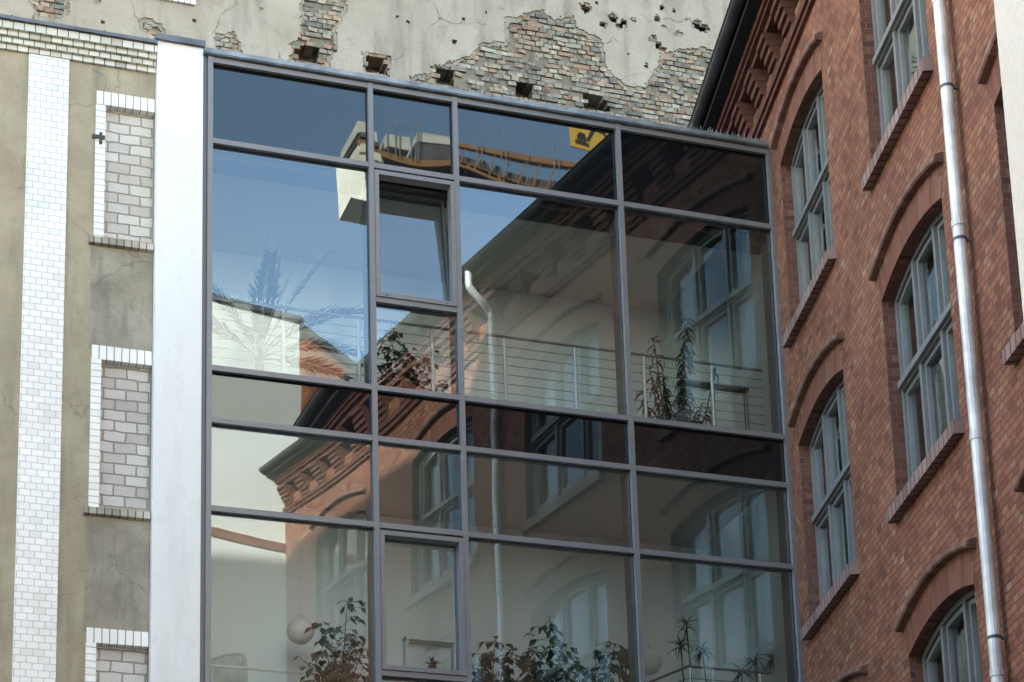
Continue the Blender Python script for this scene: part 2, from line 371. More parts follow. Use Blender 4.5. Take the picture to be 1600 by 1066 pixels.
def make_window():
    f = MB(); pn = MB(); ZT = -.92; ZB = -SILL+.09
    f_out = light_outline(0, WW, ZB, 0, True, 0.0, 14); f_in = light_outline(0, WW, ZB, 0, True, .05, 14)
    ring(f, f_out, f_in, INS, INS+.12)
    c1, c2 = WW/3-.005, WW*2/3+.005
    for c in (c1, c2):
        f.box(c-.028, c+.028, INS-.012, INS+.11, ZB+.06, zin(c)-.06)
    segs = [(.05, c1-.028), (c1+.028, c2-.028), (c2+.028, WW-.05)]
    for x0, x1 in segs:
        f.box(x0, x1, INS-.012, INS+.10, ZT-.05, ZT+.05)
        for z0, z1, ar in ((ZB+.06, ZT-.05, False), (ZT+.05, -.06, True)):
            o = light_outline(x0, x1, z0, z1, ar, .004); i = light_outline(x0, x1, z0, z1, ar, .05)
            ring(f, o, i, INS+.022, INS+.085)
            j = light_outline(x0, x1, z0, z1, ar, .046)
            pn.face([(p[0], INS+.06, p[1]) for p in j])
    f.box(.05, WW-.05, INS-.05, INS-.0125, ZT-.028, ZT+.038)
    w_ = f.build('window', M['frame'], br); pn.build('pane', M['glass_r'], w_)
    cu = MB()
    for xa, xb in ((.06, .66), (1.22, 1.80)):
        nn_ = 22; P = [(xa+(xb-xa)*k/nn_, .30+.022*math.sin(k*1.15)+.008*math.sin(k*2.9)) for k in range(nn_+1)]
        for (x0, y0), (x1, y1) in zip(P, P[1:]): cu.face([(x0, y0, ZB+.04), (x1, y1, ZB+.04), (x1, y1, .05), (x0, y0, .05)], sm=True)
    cu.build('curtain', M['curtain'], w_, merge=True)
    # reveal and soffit
    rv = MB(); zb = -SILL
    rv.face([(0, 0, zb), (0, 0, 0), (0, INS+.1, 0), (0, INS+.1, zb)][::-1], [(0, zb), (0, 0), (INS, 0), (INS, zb)][::-1] and [(INS, zb), (INS, 0), (0, 0), (0, zb)])
    rv.face([(WW, 0, zb), (WW, INS+.1, zb), (WW, INS+.1, 0), (WW, 0, 0)], [(0, zb), (INS, zb), (INS, 0), (0, 0)])
    P = arc_pts(0, WW, 0)
    for k, ((x0, z0), (x1, z1)) in enumerate(zip(P, P[1:])):
        rv.face([(x0, 0, z0), (x1, 0, z1), (x1, INS+.1, z1), (x0, INS+.1, z0)], [(.01, x0), (.01, x1), (.2, x1), (.2, x0)])
    rv.build('reveal', M['brick_reveal'], w_)
    # gauged arch band, a hair proud of the wall
    vb = MB(); TH = .30
    hw = WW/2; Rr_ = (hw*hw+RISE*RISE)/(2*RISE); cz = RISE-Rr_; amax = math.asin(hw/Rr_)
    n = 22
    def ap(a, r, y): return (hw+math.sin(a)*r, y, cz+math.cos(a)*r)
    for k in range(n):
        a0, a1 = -amax+2*amax*k/n, -amax+2*amax*(k+1)/n
        u0, u1 = a0*Rr_, a1*Rr_
        vb.face([ap(a0, Rr_, -.004), ap(a1, Rr_, -.004), ap(a1, Rr_+TH, -.004), ap(a0, Rr_+TH, -.004)], [(.1, u0), (.1, u1), (.4, u1), (.4, u0)])
        vb.face([ap(a0, Rr_, -.004), ap(a0, Rr_, .03), ap(a1, Rr_, .03), ap(a1, Rr_, -.004)], [(.1, u0), (.1, u0), (.1, u1), (.1, u1)])
    vb.build('arch_band', M['voussoir'], w_)
    hd = MB(); r0, r1 = Rr_+TH, Rr_+TH+.085; am = amax*1.02
    prof = [(r0+.004, -.07), (r0+.02, -.085), (r1-.025, -.085), (r1, -.03)]
    for k in range(n):
        a0, a1 = -am+2*am*k/n, -am+2*am*(k+1)/n
        full = [(r0, 0)]+prof+[(r1, 0)]
        for (ra, ya), (rb, yb) in zip(full, full[1:]):
            hd.face([ap(a0, ra, ya), ap(a1, ra, ya), ap(a1, rb, yb), ap(a0, rb, yb)], [(a0*Rr_+5.9, .06), (a1*Rr_+5.9, .06), (a1*Rr_+5.9, .2), (a0*Rr_+5.9, .2)])
    for a in (-am, am):
        hd.face([ap(a, r, y) for r, y in [(r0, 0)]+prof+[(r1, 0)]])
    hd.build('hood_mould', M['hood_brick'], w_)
    # sloping sill of brick headers
    sl = MB(); x0, x1 = -.06, WW+.06; yf = -.095; zt, zl = -SILL+.095, -SILL-.055; zlo = -SILL-.18
    sec = [(INS+.1, zt), (yf, zl), (yf, zlo), (0, zlo+.01)]
    ln = [0]
    for (ya, za), (yb, zb_) in zip(sec, sec[1:]): ln.append(ln[-1]+math.hypot(yb-ya, zb_-za))
    for k in range(3):
        (ya, za), (yb, zb_) = sec[k], sec[k+1]
        v0, v1 = .02, .28
        sl.face([(x0, ya, za), (x0, yb, zb_), (x1, yb, zb_), (x1, ya, za)], [(x0, v0), (x0, v1), (x1, v1), (x1, v0)])
    for x in (x0, x1): sl.face([(x, y, z) for y, z in sec+[(INS+.1, zlo)]], [(.02+.05*i/5, .1+.02*i) for i in range(5)])
    sl.build('sill', M['sill_brick'], w_)
    return w_
proto = make_window()
first = True
for a, b in COLS:
    for s in SPR:
        if first: proto.location = (a, 0, s); first = False
        else: link_copy(proto, br, (a, 0, s))
# eaves
cr = MB()
cr.box(S0, S1, -.045, .01, 15.90, 15.97); cr.box(S0, S1, -.075, .01, 15.97, 16.055)
cr.build('string_course', M['brick_fine'], br)
fr_ = MB(); fr_.box(S0, S1, -.155, .21, 16.555, 16.64); fr_.box(S0, S1, -.215, .01, 16.64, 16.69); fr_.box(S0, S1, -.25, .01, 16.69, 16.77)
fr_.build('eaves_moulding', M['brick_fine'], br)
cb = MB(); n = 5; zc0, zc1 = 16.10, 16.555; hh = (zc1-zc0)/n
for k in range(n):
    d0 = .04*(k+1)
    cb.box(0, .30, -d0, .205 if k > 2 else .01, zc0+k*hh+.010, zc0+(k+1)*hh-.010); cb.box(.003, .297, -d0+.04, .205 if k > 2 else .01, zc0+k*hh-.010, zc0+k*hh+.010)
corb = cb.build('corbel', M['brick_fine'], br); kk = 0; x = S0+.2
x = -.62-.30-5*.69
while x < S1-.2:
    if x > S0:
        if kk == 0: corb.location = (x, 0, 0)
        else: link_copy(corb, br, (x, 0, 0))
        kk += 1
    x += .69
sf = MB(); sf.box(S0, S1, -.40, .2, 16.775, 16.83); sf.build('soffit', M['soffit'], br)
gu = MB(); N = 10; rg = .085; gy, gz = -.46, 16.93
arc = [(gy+rg*math.cos(math.pi+math.pi*k/N), gz+rg*math.sin(math.pi+math.pi*k/N)) for k in range(N+1)]
for (ya, za), (yb, zb_) in zip(arc, arc[1:]):
    gu.face([(S0, ya, za), (S1+.25, ya, za), (S1+.25, yb, zb_), (S0, yb, zb_)], sm=True)
    gu.face([(S0, ya*.98+gy*.02, za+.004), (S0, yb*.98+gy*.02, zb_+.004), (S1+.25, yb*.98+gy*.02, zb_+.004), (S1+.25, ya*.98+gy*.02, za+.004)], sm=True)
gu.face([(S1+.25, y, z) for y, z in arc]); gu.face([(S0, y, z) for y, z in arc[::-1]])
gu.tube([(S0, gy-rg, gz+.01), (S1+.25, gy-rg, gz+.01)], .013, 6)
gu.box(S0, S1+.1, gy+rg, gy+rg+.02, 16.80, 17.02)
gu.build('gutter', M['gutter'], br, merge=True)
px = 6.165; dp = MB()
dp.tube([(px, gy, gz-.04), (px, gy, gz-.24), (px, gy+.015, gz-.30), (px, gy+.05, gz-.345), (px, -.16, gz-.56), (px, -.115, gz-.61), (px, -.10, gz-.68), (px, -.10, 6.0), (px, -.10, .3)], .054, 14)
for zc in (15.2, 13.06, 10.9, 8.95, 6.9, 4.8): dp.tube([(px, -.10, zc-.03), (px, -.10, zc+.03)], .061, 14)
dpo = dp.build('downpipe', M['pipe'], br)
for zc in (15.0, 12.2, 10.75, 7.2):
    c = MB(); c.box(px-.012, px+.012, -.06, .0, zc-.012, zc+.012); c.tube([(px, -.10, zc-.012), (px, -.10, zc+.012)], .060, 14); c.build('pipe_clip', M['zinc_d'], dpo)

# ------------------------------------------------------------------ white building standing out beyond the brick wing, brick annex behind it
wb = empty('white_building', RW(13.205, 0, 0), 'tall plain white rendered building projecting at the far end of the brick wing', 'building', rz=RZ)
b = MB(); H2 = 19.65; b.box(0, 14, -2.49, .30, 0, H2); b.build('wall', M['cream'], wb)
b = MB(); b.box(-.06, 14.1, -2.55, .36, H2, H2+.05); b.box(-.03, 14.1, -2.52, .33, H2+.05, H2+.11); b.build('coping', M['zinc_d'], wb)
b = MB(); b.box(-.03, 0, -2.49, .30, 15.28, 15.44); b.build('brick_band', M['far_brick'], wb)
an = empty('brick_annex', RW(16, -.6, 0), 'small sunlit brick roof house with sloping dark roof edge beside the white gable', 'building', rz=RZ)
b = MB(); ol = [(1.2, 17.0), (3.4, 17.0), (3.4, 19.93), (1.2, 21.05)]
b.face([(0, y, z) for y, z in ol]); b.face([(4, y, z) for y, z in ol[::-1]])
for (ya, za), (yb, zb_) in zip(ol, ol[1:]+ol[:1]): b.face([(0, ya, za), (4, ya, za), (4, yb, zb_), (0, yb, zb_)][::-1])
b.build('wall', M['far_brick'], an)
b = MB(); b.obox((-.10, 1.1, 21.115), (4.2, 0, 0), (0, 2.45, -1.247), (0, 0, .14)); b.build('roof', M['roofing'], an)

# ------------------------------------------------------------------ glass extension
ge = empty('glass_extension', (-3.6, 0, 0), 'grey framed glass stairwell front reflecting sky and brick, between white pier and brick wing', 'building')
GX = 3.6
def gb(mb, name, mat, parent=None): # build in world coordinates under ge
    mb.v = [p+Vector((GX, 0, 0)) for p in mb.v]
    return mb.build(name, mat, parent or ge)
MX = [-6.693, -4.900, -3.916, -1.945, -.028]; MW = .028
ZT = [15.45, 14.47, 11.81, 11.22, 10.235, 8.10, 7.55, 4.0, .3]
for i, x in enumerate(MX):
    m_ = MB(); wd = MW
    m_.box(x-wd, x+wd, -.055, 0, .2, 15.48)
    m_.box(x-wd*.9, x+wd*.9, .03, .265, .2, 15.40)
    m_.box(x-wd*.45, x+wd*.45, 0, .03, .2, 15.48)
    gb(m_, 'mullion', M['alu'])
for i in range(4):
    x0, x1 = MX[i]+MW, MX[i+1]-MW
    for z in ZT:
        m_ = MB(); m_.box(x0, x1, -.045, 0, z-.03, z+.03); m_.box(x0, x1, .03, .10, z-.03, z+.03); m_.box(x0, x1, 0, .03, z-.012, z+.012)
        gb(m_, 'transom', M['alu'])
c = MB(); c.box(-6.765, MX[0]-MW, -.02, .05, .2, 15.48); c.box(-6.765, MX[0]-MW-.012, -.035, -.02, .2, 15.48)
gb(c, 'edge_trim', M['alu_dark'])
c = MB(); c.box(MX[4]+MW, .004, -.03, .06, .2, 15.40); gb(c, 'edge_trim', M['alu_dark'])
c = MB(); c.box(-6.77, -.01, -.085, 1.2, 15.49, 15.535); c.box(-6.77, -.01, -.095, -.06, 15.50, 15.553)
for x in (-4.9, -2.6, -1.0): c.box(x-.02, x+.02, -.098, 1.2, 15.536, 15.549)
gb(c, 'coping', M['zinc'])
c = MB(); c.box(-6.765, -.02, -.03, .0, 15.478, 15.488); gb(c, 'painted_shadow_line', M['black'])  # solid black strip painting the line of shade below the coping
c = MB()
x = -6.7
while x < -.05:
    for dy in (-.06, -.01, .05):
        xx = x+random.uniform(-.008, .008); h = random.uniform(.035, .07) if x < -1.3 else random.uniform(.03, .09)
        c.tube([(xx, dy, 15.535), (xx+random.uniform(-.02, .02), dy+random.uniform(-.03, .02), 15.545+h)], .0016, 3, cap=False)
    x += .034
gb(c, 'bird_spikes', M['cable'])
c = MB(); c.box(-7.266, -6.767, -.02, 2.2, 0, 15.59); gb(c, 'side_pier', M['white'])
c = MB(); c.box(-7.29, -6.755, -.055, 2.2, 15.592, 15.64); c.box(-7.295, -6.75, -.06, -.045, 15.585, 15.655); c.box(-7.295, -7.28, -.045, 2.2, 15.585, 15.655); gb(c, 'pier_coping', M['zinc_d'])
# panes: real float glass is never quite flat, so every pane has its own slight bow and tilt
def pane(x0, x1, z0, z1, mat, bow=0, tx=0, tz=0, y=.012, parent=None, name='glass_pane', world=True, n=14):
    m_ = MB(); xc, zc = (x0+x1)/2, (z0+z1)/2
    def p(i, j):
        u, v = -1+2*i/n, -1+2*j/n
        yy = y+bow*(1-u*u)*(1-v*v)+tx*(u*(x1-x0)/2)+tz*(v*(z1-z0)/2)
        return (xc+u*(x1-x0)/2, yy, zc+v*(z1-z0)/2)
    for i in range(n):
        for j in range(n): m_.face([p(i, j), p(i+1, j), p(i+1, j+1), p(i, j+1)], sm=True)
    if world: m_.v = [q+Vector((GX, 0, 0)) for q in m_.v]
    return m_.build(name, mat, parent or ge, merge=True)
BAYS = [(MX[i]+MW-.012, MX[i+1]-MW+.012) for i in range(4)]
rows = [(0, 1, 'spandrel'), (1, 2, 'glass'), (2, 3, 'spandrel'), (3, 4, 'glass'), (4, 5, 'glass'), (5, 6, 'spandrel'), (6, 7, 'glass'), (7, 8, 'glass')]
BOW = {(0, 1): .0012, (1, 1): .001, (2, 1): .001, (3, 1): .001, (0, 0): .001, (1, 0): .0006, (2, 0): .0012, (0, 2): .001, (0, 3): -.0022, (0, 4): -.0015, (2, 3): .0008, (2, 4): -.001}
TILT = {(0, 3): (0, .010)}
for r_, (a, b_, mt) in enumerate(rows):
    for i, (x0, x1) in enumerate(BAYS):
        z0, z1 = ZT[b_]+.02, ZT[a]-.02
        if i == 1 and r_ in (1, 4): z1 = (12.85 if r_ == 1 else 8.60)-.02
        tx, tz = TILT.get((i, r_), (random.uniform(-.0014, .0014), random.uniform(-.0014, .0014)))
        pane(x0, x1, z0, z1, M[mt], BOW.get((i, r_), random.uniform(-.001, .001)), tx, tz, name='spandrel_pane' if mt == 'spandrel' else 'glass_pane')
def casement(z0, z1, tilt):
    x0, x1 = MX[1]+MW, MX[2]-MW
    m_ = MB(); m_.box(x0, x1, -.045, 0, z0-.03, z0+.03); m_.box(x0, x1, .03, .1, z0-.03, z0+.03)
    fw_ = .052
    o = [(x0+.004, z0+.032), (x1-.004, z0+.032), (x1-.004, z1-.032), (x0+.004, z1-.032)]
    i_ = [(x0+fw_, z0+.03+fw_), (x1-fw_, z0+.03+fw_), (x1-fw_, z1-.03-fw_), (x0+fw_, z1-.03-fw_)]
    ring(m_, o, i_, -.062, .06)
    fo = gb(m_, 'casement', M['alu'])
    hx = MB()
    sx0, sx1, sz0, sz1 = x0+fw_-.016, x1-fw_+.016, z0+.03+fw_-.02, z1-.03-fw_+.02
    H = sz1-sz0
    s_ = MB(); o = [(sx0, 0), (sx1, 0), (sx1, H), (sx0, H)]; i_ = [(sx0+.028, .028), (sx1-.028, .028), (sx1-.028, H-.028), (sx0+.028, H-.028)]
    ring(s_, o, i_, 0, .05)
    s_.v = [q+Vector((GX, 0, 0)) for q in s_.v]
    sa = s_.build('sash', M['alu_dark'], fo); sa.location = (0, .062 if tilt == 0 else .06, sz0); sa.rotation_euler = (-tilt, 0, 0)
    p_ = pane(sx0+.026, sx1-.026, .026, H-.026, M['glass'], .0005, 0, 0, .012, fo); p_.location = sa.location; p_.rotation_euler = sa.rotation_euler
    for hxx in (x0+.12, x1-.12):
        h_ = MB(); h_.box(hxx-.012, hxx+.012, -.072, -.062, z0+.05, z0+.075); gb(h_, 'hinge', M['alu'], fo)
casement(12.85, 14.44, R(7.5)); casement(8.60, 10.205, 0)
# body: floors, ceiling, rooms
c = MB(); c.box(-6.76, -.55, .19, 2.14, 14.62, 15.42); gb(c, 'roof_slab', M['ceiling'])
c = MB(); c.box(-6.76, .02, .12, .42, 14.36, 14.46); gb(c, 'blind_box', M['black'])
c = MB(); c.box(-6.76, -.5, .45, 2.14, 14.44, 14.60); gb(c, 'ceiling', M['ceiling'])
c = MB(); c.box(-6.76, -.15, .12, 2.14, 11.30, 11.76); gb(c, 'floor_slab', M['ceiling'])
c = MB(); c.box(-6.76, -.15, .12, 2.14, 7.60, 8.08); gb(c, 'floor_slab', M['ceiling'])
c = MB(); c.box(-6.76, .75, 2.15, 4.0, 0, 15.5); gb(c, 'back_wall', M['room'])
c = MB(); c.box(-6.76, -6.73, .2, 2.14, .1, 15.4); gb(c, 'room_wall', M['room'])
c = MB(); c.obox(RW(-.25, .03, .1), RW(-1.9, 0, 0), RW(0, .05, 0), (0, 0, 15.3)); gb(c, 'room_wall', M['room'])
c = MB(); c.box(-6.77, .35, 1.2, 4.15, 15.49, 15.52); gb(c, 'roof', M['roofing'])

# ------------------------------------------------------------------ things inside the stairwell
hr = empty('stair_railing', (-3.4, .3, 11.76), 'steel balustrade with thin cables along the upper landing behind the glass', 'railing')
c = MB(); c.tube([(-3.30, 0, 1.03), (3.28, 0, 1.03)], .016, 8); c.build('handrail', M['cable'], hr)
for k in range(8):
    x = -6.66+k*.842+.0; c = MB(); c.tube([(x+3.4, 0, 0), (x+3.4, 0, .985)], .021, 10); c.tube([(x+3.4, 0, .985), (x+3.4, 0, 1.02)], .007, 6); c.build('post', M['steel'], hr)
for k in range(8):
    c = MB(); c.tube([(-3.30, 0, .12+k*.113), (3.28, 0, .12+k*.113)], .0045, 5); c.build('cable', M['cable'], hr)
bl = empty('string_of_lights', (-6.2, .285, 12.79), 'short string of tiny clear bulbs wound on the left end of the handrail', 'fairy lights')
wi = MB(); pts = []
for k in range(24):
    pts.append((k*.032-.25, .03*math.sin(k*1.3), .0+.022*math.cos(k*1.3)))
wi.tube(pts, .002, 4); wi.build('wire', M['stem'], bl)
for k in range(14):
    c = MB(); x = -.22+k*.05+random.uniform(-.01, .01); h = random.uniform(.02, .05)
    z0 = random.uniform(-.005, .02); c.tube([(x, -.02, z0), (x, -.022, z0+h*.5), (x, -.02, z0+h)], .011, 6, r2=.006); c.build('bulb', M['bead'], bl)

def strap(mb, base, az, el, L, wd, droop, n=6, taper=True):
    """arching strap leaf"""
    p = Vector(base); e = el; side = Vector((-math.sin(az), math.cos(az), 0)); prev = None
    for k in range(n+1):
        t = k/n; wv = wd*(1-t**2.2)*(.45+1.1*min(t*2.5, .5)) if taper else wd*(1-t)
        a, b_ = p-side*wv, p+side*wv
        if prev: mb.face([prev[0], prev[1], b_, a])
        prev = (a, b_); e -= droop/n
        p = p+Vector((math.cos(az)*math.cos(e), math.sin(az)*math.cos(e), math.sin(e)))*(L/n)
def leaf(mb, base, d, L, wd, nrm):
    d = Vector(d).normalized(); s = d.cross(Vector(nrm)).normalized(); nn = s.cross(d)
    b0 = Vector(base); m0 = b0+d*L*.45-nn*L*.03; t = b0+d*L-nn*L*.12
    mb.face([b0, m0+s*wd+nn*wd*.4, t, m0]); mb.face([b0, m0, t, m0-s*wd+nn*wd*.4])
def frond(mb, base, az, el, L, droop, n=44, ll=.34, wd=.017):
    p = Vector(base); e = el; prev = p.copy()
    for k in range(n):
        t = k/n; e -= droop/n
        d = Vector((math.cos(az)*math.cos(e), math.sin(az)*math.cos(e), math.sin(e)))
        q = p+d*(L/n); mb.tube([p, q], .006*(1-t)+.002, 4, cap=False)
        if t > .18:
            side = Vector((-math.sin(az), math.cos(az), 0)); l_ = ll*(1-.75*max(0, t-.35)/.65)*(.5+.5*min(1, (t-.18)*4))*random.uniform(.85, 1.1)
            for sg in (-1, 1):
                dd = (side*sg*random.uniform(.6, .8)+d*.85+Vector((0, 0, random.uniform(-.05, .25)))).normalized()
                nn = d.cross(side)
                b0 = q; t_ = q+dd*l_; mm = q+dd*l_*.35; s2 = dd.cross(nn).normalized()*wd
                mb.face([b0, mm+s2, t_, mm-s2])
        p = q
def pot(parent, r, h, mat):
    c = MB(); prof = [(r*.72, 0), (r*.95, h*.85), (r*1.05, h*.86), (r*1.05, h), (r*.9, h), (r*.88, h*.85), (0.001, h*.85)]
    N_ = 16
    for (ra, za), (rb, zb) in zip(prof, prof[1:]):
        for k in range(N_):
            a0, a1 = 2*math.pi*k/N_, 2*math.pi*(k+1)/N_
            c.face([(ra*math.cos(a0), ra*math.sin(a0), za), (ra*math.cos(a1), ra*math.sin(a1), za), (rb*math.cos(a1), rb*math.sin(a1), zb), (rb*math.cos(a0), rb*math.sin(a0), zb)], sm=True)
    c.build('pot', mat, parent)
FU, FL = 11.762, 8.082    # floor levels
# date palm at the left
pm = empty('potted_palm', (-5.95, .95, FU), 'tall feathery palm on the upper landing, seen dark against reflected sky', 'plant')
pot(pm, .2, .32, M['pot'])
c = MB(); c.tube([(0, 0, .27), (.02, 0, .55), (.0, 0, .75)], .06, 8, r2=.045); c.build('stem', M['stem'], pm)
c = MB()
for az, el, L, dr in [(R(175), R(92), 1.75, R(-4)), (R(185), R(99), 1.5, R(0)), (R(180), R(106), 1.35, R(10)), (R(0), R(76), 1.5, R(12)), (R(-8), R(68), 1.6, R(16)), (R(4), R(52), 1.45, R(40)), (R(10), R(36), 1.3, R(45)), (R(0), R(62), 1.4, R(50)), (R(170), R(70), 1.4, R(40)), (R(185), R(45), 1.2, R(60)), (R(80), R(65), 1.5, R(50)), (R(-100), R(70), 1.2, R(50)), (R(20), R(16), 1.1, R(30))]:
    frond(c, (0, 0, .72), az+random.uniform(-.15, .15), el, L, dr)
c.build('foliage', M['palm'], pm)
def bushy(name, loc, label, cat, branches, seed, mat, lw=.026, ll=.085, npb=42, potr=.16, up=.2, spread=1.0, group=None, droop=.6):
    """potted shrub: branches are (dx, dy, height) tips"""
    rnd = random.Random(seed); o = empty(name, loc, label, cat, group)
    pot(o, potr, potr*1.6, M['pot'])
    st = MB(); fo = MB()
    for dx, dy, hz in branches:
        p0 = Vector((0, 0, potr*1.3)); p1 = Vector((dx*.25, dy*.25, hz*.5)); p2 = Vector((dx, dy, hz))
        pts = []
        for k in range(9):
            t = k/8; pts.append(p0*(1-t)**2+p1*2*t*(1-t)+p2*t*t)
        st.tube(pts, .011, 5, r2=.003)
        for k in range(npb):
            t = rnd.uniform(up, 1.0); b0 = p0*(1-t)**2+p1*2*t*(1-t)+p2*t*t
            az = rnd.uniform(0, 6.283); r_ = rnd.uniform(.02, .16)*spread
            tip = b0+Vector((math.cos(az)*r_, math.sin(az)*r_, rnd.uniform(-.05, .06)))
            st.tube([b0, tip], .0025, 3, cap=False)
            for _ in range(2):
                az2 = az+rnd.uniform(-.9, .9)
                d = Vector((math.cos(az2), math.sin(az2), -droop+rnd.uniform(-.5, .4)))
                leaf(fo, tip, d, ll*rnd.uniform(.7, 1.25), lw*rnd.uniform(.7, 1.2), Vector((rnd.uniform(-.3, .3), rnd.uniform(-.3, .3), 1)))
    st.build('stem', M['stem'], o); fo.build('foliage', mat, o)
    return o
bushy('potted_fig', (-4.35, .75, FU), 'dark bushy fig on the upper landing behind the tilted window', 'plant', [(-.15, 0, 1.2), (.25, .05, .95), (-.35, .05, .85), (.45, 0, .6), (.1, .1, 1.0), (-.2, -.05, .55)], 3, M['leaf_d'], lw=.032, ll=.10, npb=60)
# tall dracaena-like canes with hanging lance leaves
def lance(name, loc, label, canes, seed, group=None):
    rnd = random.Random(seed); o = empty(name, loc, label, 'plant', group); pot(o, .17, .26, M['pot_w'])
    st = MB(); fo = MB()
    for dx, dy, h, n_, ll in canes:
        pts = [Vector((dx*.3, dy*.3, .2)), Vector((dx*.7, dy*.7, h*.5)), Vector((dx, dy, h))]
        st.tube(pts, .012, 6, r2=.006)
        for k in range(n_):
            t = rnd.uniform(.22, 1); p = pts[0].lerp(pts[1], t*2) if t < .5 else pts[1].lerp(pts[2], t*2-1)
            strap(fo, p, rnd.uniform(0, 6.283), rnd.uniform(.1, .9), ll*rnd.uniform(.7, 1.15), .017, rnd.uniform(1.6, 2.6), 5)
    st.build('stem', M['stem'], o); fo.build('foliage', M['leaf_d'], o); return o
lance('potted_dracaena', (-1.0, .8, FU), 'tall dark plant with hanging lance leaves behind the right pane of the upper landing', [(.17, 0, 1.85, 80, .24), (.12, .05, 1.25, 50, .22), (-.25, 0, 1.55, 40, .2), (-.12, .06, 1.05, 46, .22), (-.42, 0, .85, 30, .2), (.55, .04, 1.3, 24, .2), (.35, .05, .8, 34, .22), (-.3, .05, 1.2, 34, .2), (.05, 0, .7, 30, .22)], 5)
sp = empty('spider_plant', (-.35, .8, FU), 'low grassy plant arching over its pot beside the tall dracaena', 'plant'); pot(sp, .13, .22, M['pot_w'])
c = MB()
for k in range(90): strap(c, (0, 0, .2), random.uniform(0, 6.283), random.uniform(.6, 1.4), random.uniform(.3, .5), .007, random.uniform(1.5, 3.0), 6)
c.build('foliage', M['leaf_d'], sp)
tb = empty('landing_table', (-.2, 1.35, FU), 'narrow console table on slim legs at the right of the upper landing', 'table')
c = MB(); c.box(-.5, .42, -.05, .05, 1.295, 1.33); c.build('tabletop', M['stem'], tb)
for lx in (-.46, .38):
    for ly in (-.04, .04): c = MB(); c.box(lx-.008, lx+.008, ly-.008, ly+.008, 0, 1.295); c.build('leg', M['cable'], tb)
# lower landing
lr = empty('landing_railing', (-3.4, 1.2, FL), 'slim steel rail of the lower landing at the bottom left of the glass', 'railing')
c = MB(); c.tube([(-3.33, 0, .88), (-.9, 0, .88)], .018, 8); c.build('handrail', M['steel'], lr)
for x in (-3.0, -2.0, -1.0): c = MB(); c.tube([(x, 0, 0), (x, 0, .87)], .014, 8); c.build('post', M['steel'], lr)
sr = empty('stair_rail', (-1.1, .75, FL), 'bent dark stair rail behind the bottom right pane, sloping up then running level', 'railing')
c = MB(); c.tube([(-.75, 0, .78), (.06, 0, 1.16), (1.1, 0, 1.16)], .016, 8); c.tube([(.06, 0, 1.02), (1.1, 0, 1.02)], .006, 6); c.tube([(-.75, 0, .64), (.06, 0, 1.02)], .006, 6); c.build('handrail', M['cable'], sr)
for x, h in ((-.5, .88), (.08, 1.15), (.36, 1.15), (.95, 1.15)): c = MB(); c.tube([(x, 0, 0), (x, 0, h)], .011, 8); c.build('post', M['steel'], sr)
G3 = 'leafy pot plants on the lower landing'
bushy('pot_plant', (-5.05, 1.0, FL), 'leafy shrub beside the left globe lamp on the lower landing', 'plant', [(.1, 0, 1.68), (-.2, .05, 1.42), (.3, 0, 1.25), (-.38, 0, .95), (.05, .05, 1.1), (.35, 0, .9), (-.1, 0, .8)], 11, M['leaf'], .034, .11, 46, group=G3, up=.4)
bushy('pot_plant', (-3.35, 1.0, FL), 'dark shrub half hidden by the reflected downpipe on the lower landing', 'plant', [(.1, 0, 1.42), (-.2, .05, 1.2), (.3, 0, 1.25), (.1, 0, 1.0), (-.15, 0, .9), (.35, 0, .95)], 12, M['leaf_d'], .042, .125, 44, group=G3, up=.4)
bushy('pot_plant', (-2.62, 1.0, FL), 'tallest leafy shrub in the third pane of the lower landing', 'plant', [(.02, 0, 1.72), (-.2, .05, 1.42), (.15, 0, 1.35), (-.3, 0, 1.15), (.1, 0, 1.05), (-.1, 0, .9)], 13, M['leaf'], .037, .118, 48, group=G3, up=.4)
bushy('pot_plant', (-2.1, 1.05, FL), 'greyish open shrub between the tallest shrub and the big-leaved plant', 'plant', [(.08, 0, 1.5), (-.2, .05, 1.3), (.3, 0, 1.45), (.2, 0, 1.05), (-.1, 0, .95)], 14, M['leaf'], .036, .115, 42, group=G3, up=.45)
bp = empty('big_leaf_plant', (-1.75, .85, FL), 'philodendron with a few large hanging leaves beside the dark mullion', 'plant'); pot(bp, .16, .25, M['pot'])
st = MB(); fo = MB()
for dx, dy, h, az in [(-.02, 0, 1.35, R(-95)), (.18, 0, 1.52, R(200)), (-.12, 0, 1.15, R(-60)), (.1, .1, 1.1, R(-120))]:
    st.tube([(0, 0, .2), (dx*.4, dy, h*.6), (dx, dy, h)], .008, 5)
    p = Vector((dx, dy, h)); d = Vector((math.cos(az)*.5, math.sin(az)*.5, -1)).normalized(); s_ = Vector((-math.sin(az), math.cos(az), 0))
    o_ = [(0, -.02), (.08, -.11), (.2, -.12), (.34, -.07), (.46, 0)]
    L_ = [p+d*a*.75+s_*b_*.8 for a, b_ in o_]; R_ = [p+d*a*.75-s_*b_*.8 for a, b_ in o_]
    for k in range(4):
        mid0 = (L_[k]+R_[k])/2+Vector((0, .015, 0)); mid1 = (L_[k+1]+R_[k+1])/2+Vector((0, .015, 0))
        fo.face([L_[k], L_[k+1], mid1, mid0]); fo.face([mid0, mid1, R_[k+1], R_[k]])
st.build('stem', M['stem'], bp); fo.build('foliage', M['leaf'], bp)
